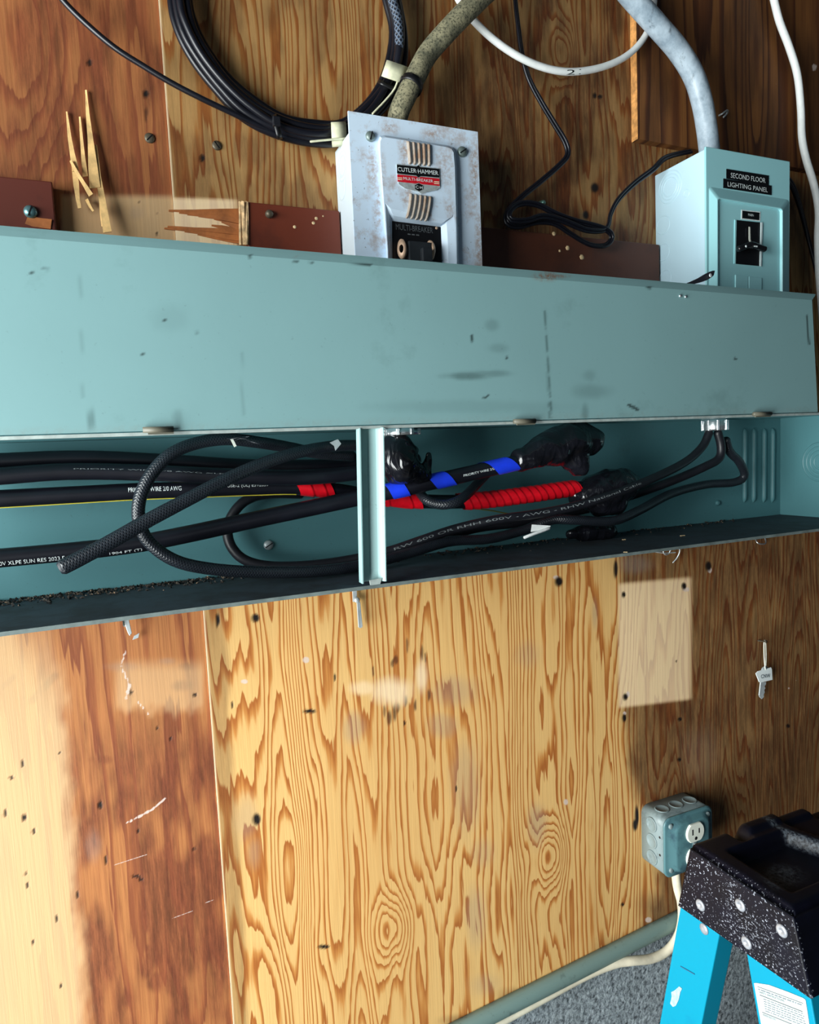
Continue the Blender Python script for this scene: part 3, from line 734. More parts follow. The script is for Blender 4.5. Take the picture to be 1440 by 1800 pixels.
for (xa, xb, y) in ((251, 305, 756), (903, 940, 741), (1324, 1354, 728)):     # rolled hinge tabs
    a, b = P(xa, y - (0), TD + 0.006), P(xb, y - (xb - xa) * 0.03, TD + 0.006)
    c0 = a + Vector((0, 0, 0)); n = 16; ring = lambda c: [c + Vector((0, 0.0026 * math.sin(q) - 0.001, 0.0026 * math.cos(q))) for q in [2 * math.pi * i / n for i in range(n)]]
    mb = MB().loft([ring(a), ring(b)], True, True, True)
    mb.prism([a + Vector((0.004, -0.001, -0.004)), b + Vector((0, -0.001, -0.004)), b + Vector((0, -0.001, 0.002)), a + Vector((0.004, -0.001, 0.002))], (0, 0.002, 0))
    make('hinge_knuckle', mb, painted('hinge_paint', (96, 94, 82), (88, 84, 70), 0.6, 0.5, 0.45, 0.65, 60), cv)
# pull latch on the cover's rim, two rivets below it
mb = MB()
pts = pxpath([(1204, 500, 0.150), (1225, 494, 0.152), (1243, 486, 0.155), (1256, 480, 0.157)])
for i, q in enumerate(pts): pass
n = len(pts); Ls = []
for i, q in enumerate(pts):
    t = i / (n - 1); w = size_at(q, 3 + 12 * sstep(0, 0.8, np.array(t)) - (6 * max(0, t - 0.85) / 0.15))
    d = Vector((0.35, 0, 1)).normalized() * w / 2
    Ls.append([q - d, q + d, q + d + Vector((0, 0.002, 0)), q - d + Vector((0, 0.002, 0))])
mb.loft(Ls)
lt = make('latch_tab', mb, M_rubber, cv)
make('hole_rim', MB().lathe(P(1249, 484, 0.1575), (0, -1, 0), [(0.0024, 0), (0.0024, 0.0008), (0.0014, 0.001)], 12), M_steel, lt)
for x, y in ((1196, 520), (1205.5, 521.5)): screw_head('rivet', x, y, TD - 0.0025, 0.0017, M_chrome, None, None, cv, h=0.0012)

# grime and wood crumbs on the trough's floor: nobody could count them
mb = MB(); rnd = random.Random(11)
for k in range(900):
    px = rnd.uniform(-60, 640) if k < 700 else rnd.uniform(640, 1300)
    x = P(px, 1040, 0.02).x; y = -0.004 - abs(rnd.gauss(0, 0.018)); y = max(y, -0.14)
    r = rnd.uniform(0.0006, 0.0022); c = Vector((x, y, ZB + r * 0.4)); a = rnd.uniform(0, 6.28)
    d = Vector((math.cos(a), math.sin(a), rnd.uniform(-0.2, 0.3))) * r * rnd.uniform(1, 2.2); e = Vector((-math.sin(a), math.cos(a), 0)) * r * 0.7
    mb.add([c - d, c + e, c + d, c - e, c + Vector((0, 0, r)), c - Vector((0, 0, r * 0.4))], [(0, 1, 4), (1, 2, 4), (2, 3, 4), (3, 0, 4), (1, 0, 5), (2, 1, 5), (3, 2, 5), (0, 3, 5)])
def crumb_mat():
    k = Nodes('dark_crumbs'); p = k.pos()
    return k.out(k.ramp(k.noise(p, 330, 2), [(0.3, lin((22, 24, 26))), (0.62, lin((58, 54, 48))), (0.68, lin((170, 140, 110)))]), 0.9)
tag(make('debris', mb, crumb_mat()), 'dark crumbs and dirt along the floor of the wiring trough', 'debris', kind='stuff')
chips = [(1200, 942, 9, 2.5, 0.15), (1097, 949, 6, 3, 0.1), (1100, 971, 10, 2.5, 1.1)]
for i, (x, y, l, w_, a) in enumerate(chips):
    c = PZ(x, y, ZB + 0.0006); s = size_at(c, 1); u = Vector((math.cos(a), -math.sin(a) * 0.6, 0)) * l * s / 2; v_ = Vector((math.sin(a), math.cos(a), 0)) * w_ * s / 2
    o = make('wood_splinter', MB().prism([c - u - v_, c + u - v_, c + u + v_, c - u + v_], (0, 0, 0.0008)), M_chip)
    tag(o, ('pale splinter on the trough floor below the bright locknut', 'short pale crumb on the trough floor beside the lowest taped splice', 'pale splinter standing at the front edge of the trough floor')[i], 'splinter')

# ------------------------------------------------------------------ cables inside the trough
def cable(name, path, r, mat, label, cat='cable', step=0.004, n=14, r_fun=None, caps=True):
    pts = pxpath(path, None, step)
    rr = [r_fun(i / (len(pts) - 1)) for i in range(len(pts))] if r_fun else r
    o = make(name, MB().tube(pts, rr, n, caps), mat)
    tag(o, label, cat)
    return o, pts
def print_on(o, pts, r, body, p0, p1, ang, h, mat=M_ink):
    ss = arclen(pts); a, b = near_len(pts, ss, *p0), near_len(pts, ss, *p1)
    return make('printed_text', text_tube(MB(), body, pts, r, a, b, ang, h), mat, o)

R0 = 0.0082
cA, pA = cable('power_cable', [(-90, 816, .035), (0, 811, .035), (150, 806, .035), (300, 812, .035), (450, 820, .035), (600, 818, .035), (690, 806, .04), (718, 786, .05)], R0, M_cable,
               'topmost thick black power cable along the top of the trough back')
cA2, pA2 = cable('power_cable', [(-90, 842, .055), (0, 837, .055), (120, 829, .055), (260, 831, .058), (420, 838, .068), (560, 838, .071), (680, 822, .068), (732, 808, .07)], R0 * 1.03, M_cable,
                 'thick black power cable with faint print, second from the top of the trough')
print_on(cA2, pA2, R0 * 1.03, 'PRIORITY WIRE 2/0 AWG XLPE', (130, 829), (405, 838), 0.30, 0.0010, M_ink_dim)
cB, pB = cable('power_cable', [(-90, 881, .05), (0, 877, .05), (130, 870, .05), (240, 864, .05), (330, 861, .05), (450, 857, .05), (520, 856, .05), (585, 862, .048), (650, 872, .045), (720, 880, .045), (800, 882, .05), (860, 878, .055), (940, 868, .06), (1010, 858, .06), (1060, 855, .06)], 0.0088, M_cable,
               'black power cable with yellow stripes and red tape wraps in the middle of the trough')
ssB = arclen(pB)
print_on(cB, pB, 0.0088, 'PRIORITY WIRE 2/0 AWG', (228, 864), (318, 861), 0.22, 0.0046)
print_on(cB, pB, 0.0088, 'TYPE USE-2 (UL) E392639', (372, 859), (470, 857), 0.25, 0.0042)
# thin yellow tracer conductor lying along the cable, seen as a stripe under and over it
yb = MB(); band_tube(yb, pB, 0.0088, 0.0, near_len(pB, ssB, 520, 856), 1.02, 1.25, 0.0006, 0, 3)
make('yellow_stripe', yb, M_yellow, cB)['label'] = 'yellow stripe'
yb = MB(); band_tube(yb, pB, 0.0088, near_len(pB, ssB, 300, 861), near_len(pB, ssB, 440, 857), -1.45, -1.20, 0.0006, 0, 3)
make('yellow_stripe', yb, M_yellow, cB)['label'] = 'yellow stripe'
def wrap(o, pts, r, p0, p1, mat, pitch=0.011, name='red_tape_wrap', grow=0.0006):
    """Overlapping turns of tape: a tube whose radius steps at each turn, slanted."""
    ss = arclen(pts); a, b = near_len(pts, ss, *p0), near_len(pts, ss, *p1); n = 28; v = []; k = int((b - a) / 0.0012)
    for i in range(k + 1):
        s = a + (b - a) * i / k
        for j in range(n):
            th = 2 * math.pi * j / n; sl = s + 0.006 * math.sin(th) * 0.9
            p, Tn, nn, B = at_len(pts, ss, sl)
            step_ = ((s - a) / pitch) % 1.0
            v.append(p + (nn * math.cos(th) + B * math.sin(th)) * (r + grow + 0.0009 * step_))
    f = [(i * n + j, i * n + (j + 1) % n, (i + 1) * n + (j + 1) % n, (i + 1) * n + j) for i in range(k) for j in range(n)]
    q = make(name, MB().add(v, f, True), mat, o); return q
wrap(cB, pB, 0.0088, (518, 856), (582, 862), M_tape_red, 0.016)['label'] = 'red tape'
wrap(cB, pB, 0.0088, (640, 871), (738, 881), M_tape_red, 0.03)['label'] = 'red tape'
wrap(cB, pB, 0.0094, (808, 882), (1015, 858), M_tape_red, 0.0105, grow=0.001)['label'] = 'red tape'
cT, pT = cable('tracer_wire', [(818, 893, .045), (860, 897, .04), (905, 905, .035), (960, 912, .035), (1010, 893, .03), (1060, 900, .03)], 0.0009, plain('greenish_wire', (120, 125, 60), 0.5), 'thin greenish wire running under the red taped cable', 'wire', n=8)

cC, pC = cable('power_cable', [(-90, 990, .065), (0, 981, .065), (130, 969, .065), (240, 956, .065), (330, 939, .065), (450, 913, .068), (560, 890, .072), (640, 873, .078), (705, 860, .085), (770, 845, .092), (840, 829, .097), (900, 815, .1), (945, 804, .1)], 0.0092, M_cable,
               'thick black power cable crossing the trough diagonally, banded with blue tape')
RC = 0.0092; ssC = arclen(pC)
print_on(cC, pC, RC, '600V XLPE SUN RES 2023 E', (-8, 982), (118, 970), -0.62, 0.0044)
print_on(cC, pC, RC, '1904 FT (T)', (190, 962), (246, 955), -0.78, 0.0040)
print_on(cC, pC, RC, 'PRIORITY WIRE 2/0 AWG', (808, 837), (882, 819), -0.1, 0.0026)
for (q, pitch, w_) in (((664, 868), 0.022, 0.020), ((728, 855), 0.034, 0.024), ((836, 830), 0.044, 0.030)):
    mb = MB(); helix_band(mb, pC, RC, near_len(pC, ssC, *q), w_, pitch, 1.0, math.pi)
    o = make('blue_tape_band', mb, M_tape_blue, cC); o['label'] = 'blue tape'

# old woven-jacket feeders
RBd = 0.0062
cL, pL = cable('woven_cable', [(620, 802, .055), (560, 797, .064), (500, 785, .078), (450, 777, .09), (400, 772, .095), (350, 778, .10), (302, 797, .107), (265, 835, .11), (245, 880, .11), (246, 922, .11), (266, 957, .11), (312, 987, .11), (380, 1001, .105), (470, 1006, .10), (560, 1004, .095), (640, 993, .085), (720, 972, .07), (790, 952, .065), (860, 947, .065), (920, 932, .06), (970, 914, .072), (1010, 914, .085), (1075, 916, .09), (1120, 899, .08), (1180, 868, .055), (1240, 852, .045), (1290, 848, .05), (1309, 836, .055), (1300, 812, .06), (1283, 794, .06), (1276, 773, .062)], RBd, M_braid,
               'long woven-jacket black cable looping round the left part of the trough up to the locknut')
cU, pU = cable('woven_cable', [(650, 783, .07), (590, 784, .085), (530, 794, .10), (470, 812, .11), (400, 842, .12), (330, 878, .128), (260, 915, .134), (190, 955, .139), (140, 982, .142), (110, 997, .143)], RBd, M_braid,
               'woven-jacket black cable stub reaching forward, its cut end above the trough floor', r_fun=lambda t: RBd * (0.98 + 0.14 * t))
cS, pS = cable('woven_cable', [(728, 846, .062), (736, 862, .066), (750, 879, .085), (775, 887, .100), (800, 883, .106), (819, 871, .100), (833, 857, .086), (847, 842, .075), (866, 822, .068)], RBd * 0.93, M_braid,
               'short woven-jacket cable curling in front of the blue banded cable')
RW = 0.0058
cW, pW = cable('rubber_cable', [(530, 868, .018), (470, 868, .018), (432, 880, .019), (408, 906, .02), (400, 935, .022), (408, 963, .025), (432, 985, .03), (475, 995, .035), (540, 994, .04), (610, 985, .045), (680, 970, .055), (740, 950, .06), (800, 930, .065), (870, 914, .083), (940, 904, .092), (1010, 890, .098), (1080, 868, .098), (1150, 840, .085), (1205, 812, .07), (1235, 785, .064), (1247, 760, .064)], RW, M_rubber,
               'black rubber cable with white print, looping behind the trough screw and up to the locknut', n=16)
print_on(cW, pW, RW, 'RW 600 OR RHH 600V - AWG - RHW National Cable', (690, 967), (1120, 853), 0.1, 0.0030, M_ink_dim)
cV, pV = cable('rubber_cable', [(790, 940, .04), (850, 926, .042), (920, 918, .042), (985, 905, .035), (1050, 890, .03), (1120, 868, .036), (1190, 842, .054), (1240, 820, .064), (1264, 806, .066), (1268, 785, .066), (1262, 760, .066)], RW * 1.05, M_rubber,
               'plain black rubber cable bending sharply under the locknut')

# taped splices
TEX = bpy.data.textures.new('crumple', 'CLOUDS'); TEX.noise_type = 'SOFT_NOISE'; TEX.noise_scale = 0.026; TEX.noise_depth = 1
def splice(label, parts):
    """Wrapped lump: tapering tubes melted together, then crumpled."""
    mb = MB()
    for path in parts:
        pts = pxpath([q[:3] for q in path], None, 0.003); ss = arclen(pts); ctrl = [near_len(pts, ss, q[0], q[1]) for q in path]
        rad = np.interp(ss, ctrl, [size_at(P(*q[:3]), q[3]) for q in path])
        mb.tube(pts, [float(r) for r in rad], 20)
    o = make('taped_splice', mb, M_tape_black)
    r = o.modifiers.new('melt', 'REMESH'); r.mode = 'VOXEL'; r.voxel_size = 0.0017; r.use_smooth_shade = True
    sm = o.modifiers.new('soften', 'SMOOTH'); sm.factor = 0.5; sm.iterations = 12
    dm = o.modifiers.new('crumple', 'DISPLACE'); dm.texture = TEX; dm.strength = 0.009; dm.mid_level = 0.5; dm.texture_coords = 'LOCAL'
    return tag(o, label, 'taped splice')
splice('crumpled shiny black tape splice hanging beside the centre strap', [[(694, 782, .085, 32), (698, 800, .088, 40), (712, 822, .092, 36), (736, 836, .092, 20), (752, 842, .09, 10)], [(745, 835, .09, 14), (752, 812, .09, 9), (753, 796, .09, 6)]])
splice('large drooping black tape splice next to the blue tape end', [[(912, 812, .10, 19), (940, 799, .10, 25), (972, 786, .098, 33), (1005, 778, .095, 37), (1032, 772, .09, 30), (1046, 770, .088, 22)], [(1000, 795, .098, 26), (1015, 816, .10, 25), (1018, 828, .10, 16)]])
splice('round glossy black tape splice at the end of the red taped cable', [[(1012, 872, .06, 17), (1040, 868, .064, 32), (1070, 860, .066, 37), (1098, 852, .064, 30), (1118, 846, .06, 12)], [(1050, 885, .07, 24), (1085, 884, .07, 24)]])
splice('flattened black tape splice lying on the trough floor under the printed cable', [[(1000, 938, .045, 8), (1025, 938, .045, 14), (1055, 936, .045, 16), (1080, 931, .045, 11)]])
# white paper bits on the printed cable
o = make('paper_flag', MB().loft([[P(935, 922, .09), P(933, 935, .09), P(935, 936, .086), P(937, 922, .086)], [P(968, 924, .094), P(966, 930, .094), P(967, 931, .09), P(969, 925, .09)]]), M_white_cable)
make('flag_tail', MB().tube(pxpath([(922, 945, .092), (940, 938, .094), (965, 929, .094)], None, 0.006), 0.002, 8), M_white_cable, o)
tag(o, 'torn white paper flag stuck to the printed rubber cable', 'paper flag')
# frayed threads at the woven cable's upper bend
rnd = random.Random(5)
for k in range(4):
    a = (396 + rnd.uniform(0, 60), 768 + rnd.uniform(-2, 8))
    make('frayed_thread', MB().tube(pxpath([(a[0], a[1], .1), (a[0] + rnd.uniform(4, 12), a[1] + rnd.uniform(-6, 4), .11), (a[0] + rnd.uniform(14, 28), a[1] + rnd.uniform(-4, 8), .112)], None, 0.003), 0.0006, 6), M_braid, cL)
make('paint_flake', MB().prism([P(404, 770, .105), P(410, 772, .105), P(416, 784, .105), P(412, 786, .105)], (0, 0.001, 0)), M_ivory, cL)
make('foil_tag', MB().prism([P(580, 778, .098), P(594, 772, .098), P(600, 780, .098), P(590, 792, .098), P(588, 784, .098)], (0, 0.001, 0)), M_steel, cU)

def locknut(px, py, d, r, h, label, mat=M_chrome):
    c = P(px, py, d); z1 = ZT - 0.0002
    t = thing('conduit_locknut', (c.x, c.y, z1 - h), label, 'locknut')
    n = 12; prof = []
    mb = MB().lathe((c.x, c.y, z1 - h), (0, 0, 1), [(r * 0.7, 0), (r * 0.93, 0), (r, h * 0.12), (r, h * 0.62), (r * 0.96, h * 0.7), (r * 0.96, h)], 32)
    make('ring', mb, mat, t)
    for k in range(8):
        a = 2 * math.pi * k / 8 + 0.2; u = Vector((math.cos(a), math.sin(a), 0)); w = Vector((-math.sin(a), math.cos(a), 0)); q = Vector((c.x, c.y, z1 - h * 0.98))
        make('lug', MB().prism([q + u * r * 0.9 - w * r * 0.1, q + u * r * 0.9 + w * r * 0.1, q + u * r * 1.1 + w * r * 0.1, q + u * r * 1.1 - w * r * 0.1], (0, 0, h * 0.9)), mat, t, bevel=0.0005)
    return t
locknut(1257, 752, 0.064, 0.0172, 0.0165, 'bright ribbed locknut under the trough top with rubber cables coming out')
locknut(706, 758, 0.085, 0.020, 0.008, 'flat bright locknut above the shiny tape splice beside the strap')

# ------------------------------------------------------------------ old breaker box
M_oldgrey = painted('weathered_blue_grey', (212, 232, 250), (156, 120, 90), 0.6, 0.5, 0.54, 0.68, 30, 0.7, extra=[('rust', (158, 120, 88), 0.9)])
M_oldside = painted('pale_grey_body', (214, 228, 236), (176, 176, 166), 0.3, 0.5, 0.6, 0.75, 22, 0.1)
BD = 0.064                                                       # cover face, in front of the wall
q_tl, q_tr, q_br, q_bl = P(613, 197, BD), P(842, 230, BD), P(846, 465, BD), P(624, 450, BD)
bx0, bx1, bzt, bzb = (q_tl.x + q_bl.x) / 2, (q_tr.x + q_br.x) / 2, (q_tl.z + q_tr.z) / 2, ZT + T + 0.001
box1 = thing('breaker_box', ((bx0 + bx1) / 2, -0.03, bzb), 'old rust-speckled blue grey breaker box with a red and black badge', 'breaker box')
lx = P(591, 300, 0.002).x
mb = MB(); ch = 0.022
body_poly = [(lx, bzb), (bx1 - 0.008, bzb), (bx1 - 0.008, bzt - 0.012), (lx + ch, bzt - 0.012), (lx, P(591, 262, 0.0).z - 0.004)]
mb.prism([Vector((a, -BD + 0.004, b)) for a, b in body_poly], (0, BD - 0.005, 0))
bod = make('body', mb, M_oldside, box1, bevel=0.001)
for (py, rr) in ((292, 0.016), (292, 0.011), (330, 0.013)):
    c = PX(601, py, lx - 0.0001); ring_emboss(bod, (lx - 0.0002, c.y, c.z), (-1, 0, 0), rr, 0.0009, M_oldside, 0.0006)
def old_cover():
    """Flat plate, raised panel with a scooped opening at its foot."""
    B = lambda px, py, d: P(px, py, BD + d)
    H = 0.009
    mb = MB()
    mb.box((bx0, -BD, bzb), (bx1, -BD + 0.0022, bzt))
    o = make('cover_plate', mb, M_oldgrey, box1, bevel=0.0009)
    # raised panel as an inverted U of lofted rings (outer skirt, top face, inner funnel)
    def rr(pts):
        return [B(x, y, d) for x, y, d in pts]
    zbot = 520
    foot = [(680.5, zbot), (679, 440), (673, 360), (666, 262), (665, 246), (668, 239), (676, 238), (730, 246), (788, 256), (797, 259), (801, 266), (803, 290), (806, 400), (808.5, zbot + 14)]
    top = [(683, zbot), (681.5, 440), (675.5, 360), (668.5, 264), (668.5, 249), (671, 243), (678, 241.5), (731, 249.5), (786, 258.8), (794, 262), (797.5, 268), (799.5, 292), (802.5, 400), (805, zbot + 14)]
    mouth = [(684, zbot), (682.4, 440), (677.5, 358), (677.5, 358), (677.6, 358), (678, 357), (686, 366), (735, 378), (786, 386), (795, 381), (797, 376), (798, 374), (801, 400), (803.5, zbot + 14)]
    sink = [(690.5, zbot), (690, 440), (689.5, 390), (689.5, 390), (690, 389), (690.5, 389), (696, 389.5), (733, 394), (770, 398.5), (773, 399), (774, 400), (774.3, 402), (776, 440), (779, zbot + 14)]
    rings = [rr([(x, y, 0.0) for x, y in foot]), rr([(x, y, H * 0.55) for x, y in [((a[0] * 2 + b[0]) / 3, (a[1] * 2 + b[1]) / 3) for a, b in zip(foot, top)]]), rr([(x, y, H) for x, y in top]),
             rr([(x, y, H) for x, y in mouth]), rr([(a[0] * 0.45 + b[0] * 0.55, a[1] * 0.45 + b[1] * 0.55, H * 0.72) for a, b in zip(mouth, sink)]), rr([(x, y, 0.0006) for x, y in sink])]
    m2 = MB().loft(rings, False, False, False, closed=False)
    # subdivide for the rust pattern
    bm = bmesh.new(); vv = [bm.verts.new(p) for p in m2.v]
    for f in m2.f:
        try: bm.faces.new([vv[i] for i in f])
        except ValueError: pass
    bmesh.ops.subdivide_edges(bm, edges=bm.edges[:], cuts=5, use_grid_fill=True)
    bmesh.ops.recalc_face_normals(bm, faces=bm.faces[:])
    bm.verts.index_update()
    m3_ = MB().add([v.co.copy() for v in bm.verts], [[x.index for x in f.verts] for f in bm.faces], False); bm.free()
    rp = make('raised_panel', m3_, M_oldgrey, o)
    for ob_, mbx in ((rp, m3_),):
        X = np.array([[q.x, q.y, q.z] for q in mbx.v]); px, py = project(X[:, 0], X[:, 1], X[:, 2])
        set_attr(ob_.data, 'rust', np.clip(blob_mask(px, py, [(712, 268, 12, 40, 1), (778, 290, 16, 40, 0.7), (716, 345, 10, 24, 0.9), (790, 300, 10, 50, 0.6), (672, 300, 8, 40, 0.5), (790, 370, 10, 18, 0.7)]), 0, 1))
    return o, rp, H
ocv, orp, OH = old_cover()
# plate rust: a fine sheet of the same paint is not needed, the plate carries its own attribute
bm = bmesh.new(); bm.from_mesh(ocv.data); bmesh.ops.subdivide_edges(bm, edges=bm.edges[:], cuts=30, use_grid_fill=True); bm.to_mesh(ocv.data); bm.free()
X = np.array([list(v.co + ROOT_LOC[ocv.name]) for v in ocv.data.vertices]); pxs, pys = project(X[:, 0], X[:, 1], X[:, 2])
set_attr(ocv.data, 'rust', np.clip(blob_mask(pxs, pys, [(686, 222, 18, 14, 0.9), (760, 232, 22, 14, 0.9), (655, 300, 12, 50, 0.8), (665, 370, 8, 60, 0.8), (834, 300, 10, 70, 0.9), (842, 420, 8, 60, 0.9), (800, 248, 14, 12, 0.7), (640, 275, 10, 14, 0.7), (836, 240, 10, 12, 0.8)]), 0, 1))
def vent_rib(p0, p1, bend, w, h):
    mb = MB(); n = 20; rings = []
    for k in range(n + 1):
        t = k / n; x = p0[0] + (p1[0] - p0[0]) * t + bend * (t * t if bend < 0 else math.sin(math.pi * t) * 0.3); y = p0[1] + (p1[1] - p0[1]) * t
        c = P(x, y, BD + OH); s = size_at(c, w / 2); e = math.sqrt(max(0.0, 1 - (1 - min(1, min(t, 1 - t) * 9)) ** 2)) + 0.02
        rings.append([c + Vector((s * math.cos(q), -h * e * math.sin(q), 0)) for q in [math.pi * i / 6 for i in range(7)]])
    mb.loft(rings, False, False, True, closed=False)
    return make('vent_rib', mb, M_ribs, orp)
M_ribs = painted('rusty_rib_paint', (168, 158, 146), (140, 104, 76), 0.8, 0.5, 0.44, 0.62, 40, 0.3, extra=None)
for k in range(5):
    vent_rib((717 + k * 9.0, 248 + k * 1.3), (720.5 + k * 8.3, 289 + k * 0.9), 0.5, 5.6, 0.0034)
    vent_rib((722 + k * 8.4, 340 + k * 1.2), (721 + k * 8.2, 384 + k * 1.3), -6, 5.2, 0.0034)
for (x, y, sl) in ((651, 240.5, 1.25), (812, 267.5, 0.6)):
    screw_head('cover_screw', x, y, BD, size_at(P(x, y, BD), 9), plain('greenish_screw', (120, 134, 130), 0.45, 0.5, var=0.25, scale=80), None, None, ocv, slot=sl, h=0.004)
# maker's badge
d = BD + OH
bq = lambda pts, dd, t_: MB().prism([P(x, y, dd) for x, y in pts], (0, t_, 0))
badge = make('badge', bq([(697.5, 288.5), (733, 291.5), (736, 288.5), (739.5, 292.5), (772.8, 296.3), (774, 329), (768, 334), (752, 337.5), (741, 340), (735, 336.5), (712, 331), (701, 323)], d + 0.0012, 0.0012), M_badge_edge, orp)
make('black_field', bq([(698, 289.6), (732.5, 293), (735.5, 290.5), (738.5, 293.7), (772, 297), (772.4, 312), (740, 309.2), (736, 311.5), (732, 308.3), (698.4, 304.7)], d + 0.0017, 0.0006), M_black_label, badge)
make('red_field', bq([(698.6, 306.5), (732, 310.2), (736, 313), (740, 311), (772.6, 314), (773, 326.6), (742, 323.6), (736.5, 321), (731, 322.5), (699.4, 319)], d + 0.0017, 0.0006), M_red_badge, badge)
make('monogram_field', bq([(729.6, 325.5), (736.5, 322.2), (743.5, 326), (743.8, 332.5), (737, 336), (730, 332)], d + 0.0017, 0.0006), M_black_label, badge)
make('lettering', text_quad(MB(), 'CUTLER·HAMMER', ((699.5, 301.2), (770.5, 308.2), (698.8, 293.6)), d + 0.0018), M_ink, badge)
make('lettering', text_quad(MB(), 'MULTI-BREAKER', ((709.5, 316.2), (761.5, 321.4), (709.0, 311.0)), d + 0.0018), M_ink, badge)
make('lettering', text_quad(MB(), 'C·H', ((731, 331.4), (742.8, 332.8), (730.6, 326.2)), d + 0.0018), M_ink, badge)
for i in range(2):
    for (xa, xb) in ((699.6, 707.5), (763.5, 772.4)):
        yy = 311.5 + i * 3.0 + (xa - 699) * 0.11
        make('badge_stripe', bq([(xa, yy), (xb, yy + 0.7), (xb, yy + 2.0), (xa, yy + 1.3)], d + 0.0019, 0.0003), M_paper, badge)
# breaker unit in the scooped mouth
brk = make('breaker_unit', bq([(689.5, 388.5), (775, 399), (779, 534), (690.5, 520)], BD + 0.0012, 0.0011), M_black_plastic, box1)
make('lettering', text_quad(MB(), 'MULTI-BREAKER', ((696, 403.5), (761, 410.5), (695.5, 393.5)), BD + 0.0013), plain('faded_lettering', (84, 90, 94), 0.7, var=0.3, scale=200), brk)
for xa in (717, 724, 732):
    make('worn_print', bq([(xa, 410.5 + (xa - 717) * 0.1), (xa + 5, 411 + (xa - 717) * 0.1), (xa + 5, 413 + (xa - 717) * 0.1), (xa, 412.5 + (xa - 717) * 0.1)], BD + 0.0014, 0.0002), plain('fainter_lettering', (86, 90, 92), 0.7, var=0.3, scale=200), brk)
screw_head('indicator', 767.5, 401, BD + 0.0012, 0.0016, M_lug, None, None, brk, h=0.001)
# handle block with two eyelets
c0 = P(734, 437, BD); s = size_at(c0, 1)
hx0, hx1 = P(716, 437, BD + 0.008).x, P(756, 441, BD + 0.008).x
hz0, hz1 = P(734, 470, BD + 0.008).z, P(734, 420, BD + 0.008).z
mbh = MB().box((hx0, -BD - 0.013, hz0), (hx1, -BD - 0.0008, hz1 - 0.004)); mbh.box((hx0 + 0.014, -BD - 0.019, hz0 + 0.004), (hx1 - 0.002, -BD - 0.012, hz1 - 0.012))
hd = make('handle', mbh, plain('grey_black_bakelite', (40, 44, 48), 0.3, var=0.3), brk, bevel=0.0012)
for (x, y) in ((707, 438), (757, 440)):
    c = P(x, y, BD + 0.009)
    ax = Vector((-0.72, -0.69, 0.05)).normalized(); u = Vector((0, 0, 1)); w = ax.cross(u).normalized(); u = w.cross(ax).normalized()
    n = 28; prof = []; th = 0.0022
    rings = []
    for (rx, rz, o_) in ((0.0026, 0.0046, th), (0.0052, 0.0108, th), (0.0055, 0.0112, 0), (0.0052, 0.0108, -th), (0.0026, 0.0046, -th), (0.0026, 0.0046, th)):
        rings.append([c + ax * o_ + w * rx * math.cos(2 * math.pi * i / n) + u * (rz * math.sin(2 * math.pi * i / n)) for i in range(n)])
    make('eyelet', MB().loft(rings, False, False, True), M_lug, hd)

# ------------------------------------------------------------------ lighting panel
M_panel = painted('teal_grey_panel_paint', (158, 216, 222), (96, 128, 130), 0.2, 0.36, 0.62, 0.8, 8, 0.05)
M_panel_side = painted('side_lit_body_paint', (196, 228, 242), (150, 176, 186), 0.2, 0.42, 0.6, 0.78, 8, 0.03)  # body paint lightened to carry the light on the door-facing side
PD = 0.096
px0, px1 = P(1241, 300, PD).x, P(1389, 320, PD).x
pzt = P(1241, 257, PD).z; pzb = ZT + T + 0.001
panel = thing('lighting_panel', ((px0 + px1) / 2, -0.05, pzb), 'teal grey lighting panel with two black label strips and a black main switch', 'breaker panel')
sx = px0 + 0.002
pb = make('body', MB().box((sx, -PD + 0.0035, pzb), (px1 - 0.002, -0.0008, pzt - 0.002)), M_panel_side, panel, bevel=0.001)
pf = make('cover_plate', MB().box((px0, -PD, pzb), (px1, -PD + 0.003, pzt)), M_panel, panel, bevel=0.001)
mb = MB()
q = lambda x, y, d_: P(x, y, PD + d_)
def rrect(x0, y0, x1, y1, rad, d_, sl, yb=560):
    """Pixel outline of an open-bottom rounded rectangle following the panel's perspective."""
    out = [(x0, yb)]
    for k in range(7):
        a = math.pi - math.pi / 2 * k / 6; out.append((x0 + rad + rad * math.cos(a), y0 + rad - rad * math.sin(a) + (rad + rad * math.cos(a)) * sl))
    for k in range(7):
        a = math.pi / 2 - math.pi / 2 * k / 6; xx = x1 - rad + rad * math.cos(a); out.append((xx, y0 + rad - rad * math.sin(a) + (xx - x0) * sl))
    out.append((x1, yb))
    return [q(x, y, d_) for x, y in out]
SLP = 0.165
rings = [rrect(1246.5, 328, 1387.5, 0, 5, 0.0, SLP), rrect(1261, 346.5, 1376.8, 0, 5, 0.0068, SLP), rrect(1262.2, 348, 1375.8, 0, 5, 0.0070, SLP), rrect(1263.2, 349.4, 1374.2, 0, 5, 0.0060, SLP), rrect(1264.2, 351, 1371.0, 0, 5, 0.0036, SLP)]
mb.loft(rings, False, False, False, closed=False)
n_ = len(rings[0]); last = rings[-1]; mb.add(last, [list(range(n_ - 1, -1, -1))])
make('raised_frame', mb, M_panel, pf)
FD = PD + 0.0036
def pplate(name, pts, d_, t_, mat, parent, bevel=0.0):
    return make(name, MB().prism([P(x, y, d_) for x, y in pts], (0, t_, 0)), mat, parent, bevel=bevel)
l1 = pplate('label_strip', [(1277.5, 296.8), (1351.8, 308.6), (1351.8, 326.0), (1277.5, 313.8)], PD + 0.0006, 0.0006, M_black_label, pf)
l2 = pplate('label_strip', [(1272.4, 313.8), (1356.6, 326.4), (1356.6, 342.8), (1272.2, 330.2)], PD + 0.0009, 0.0008, M_black_label, pf)
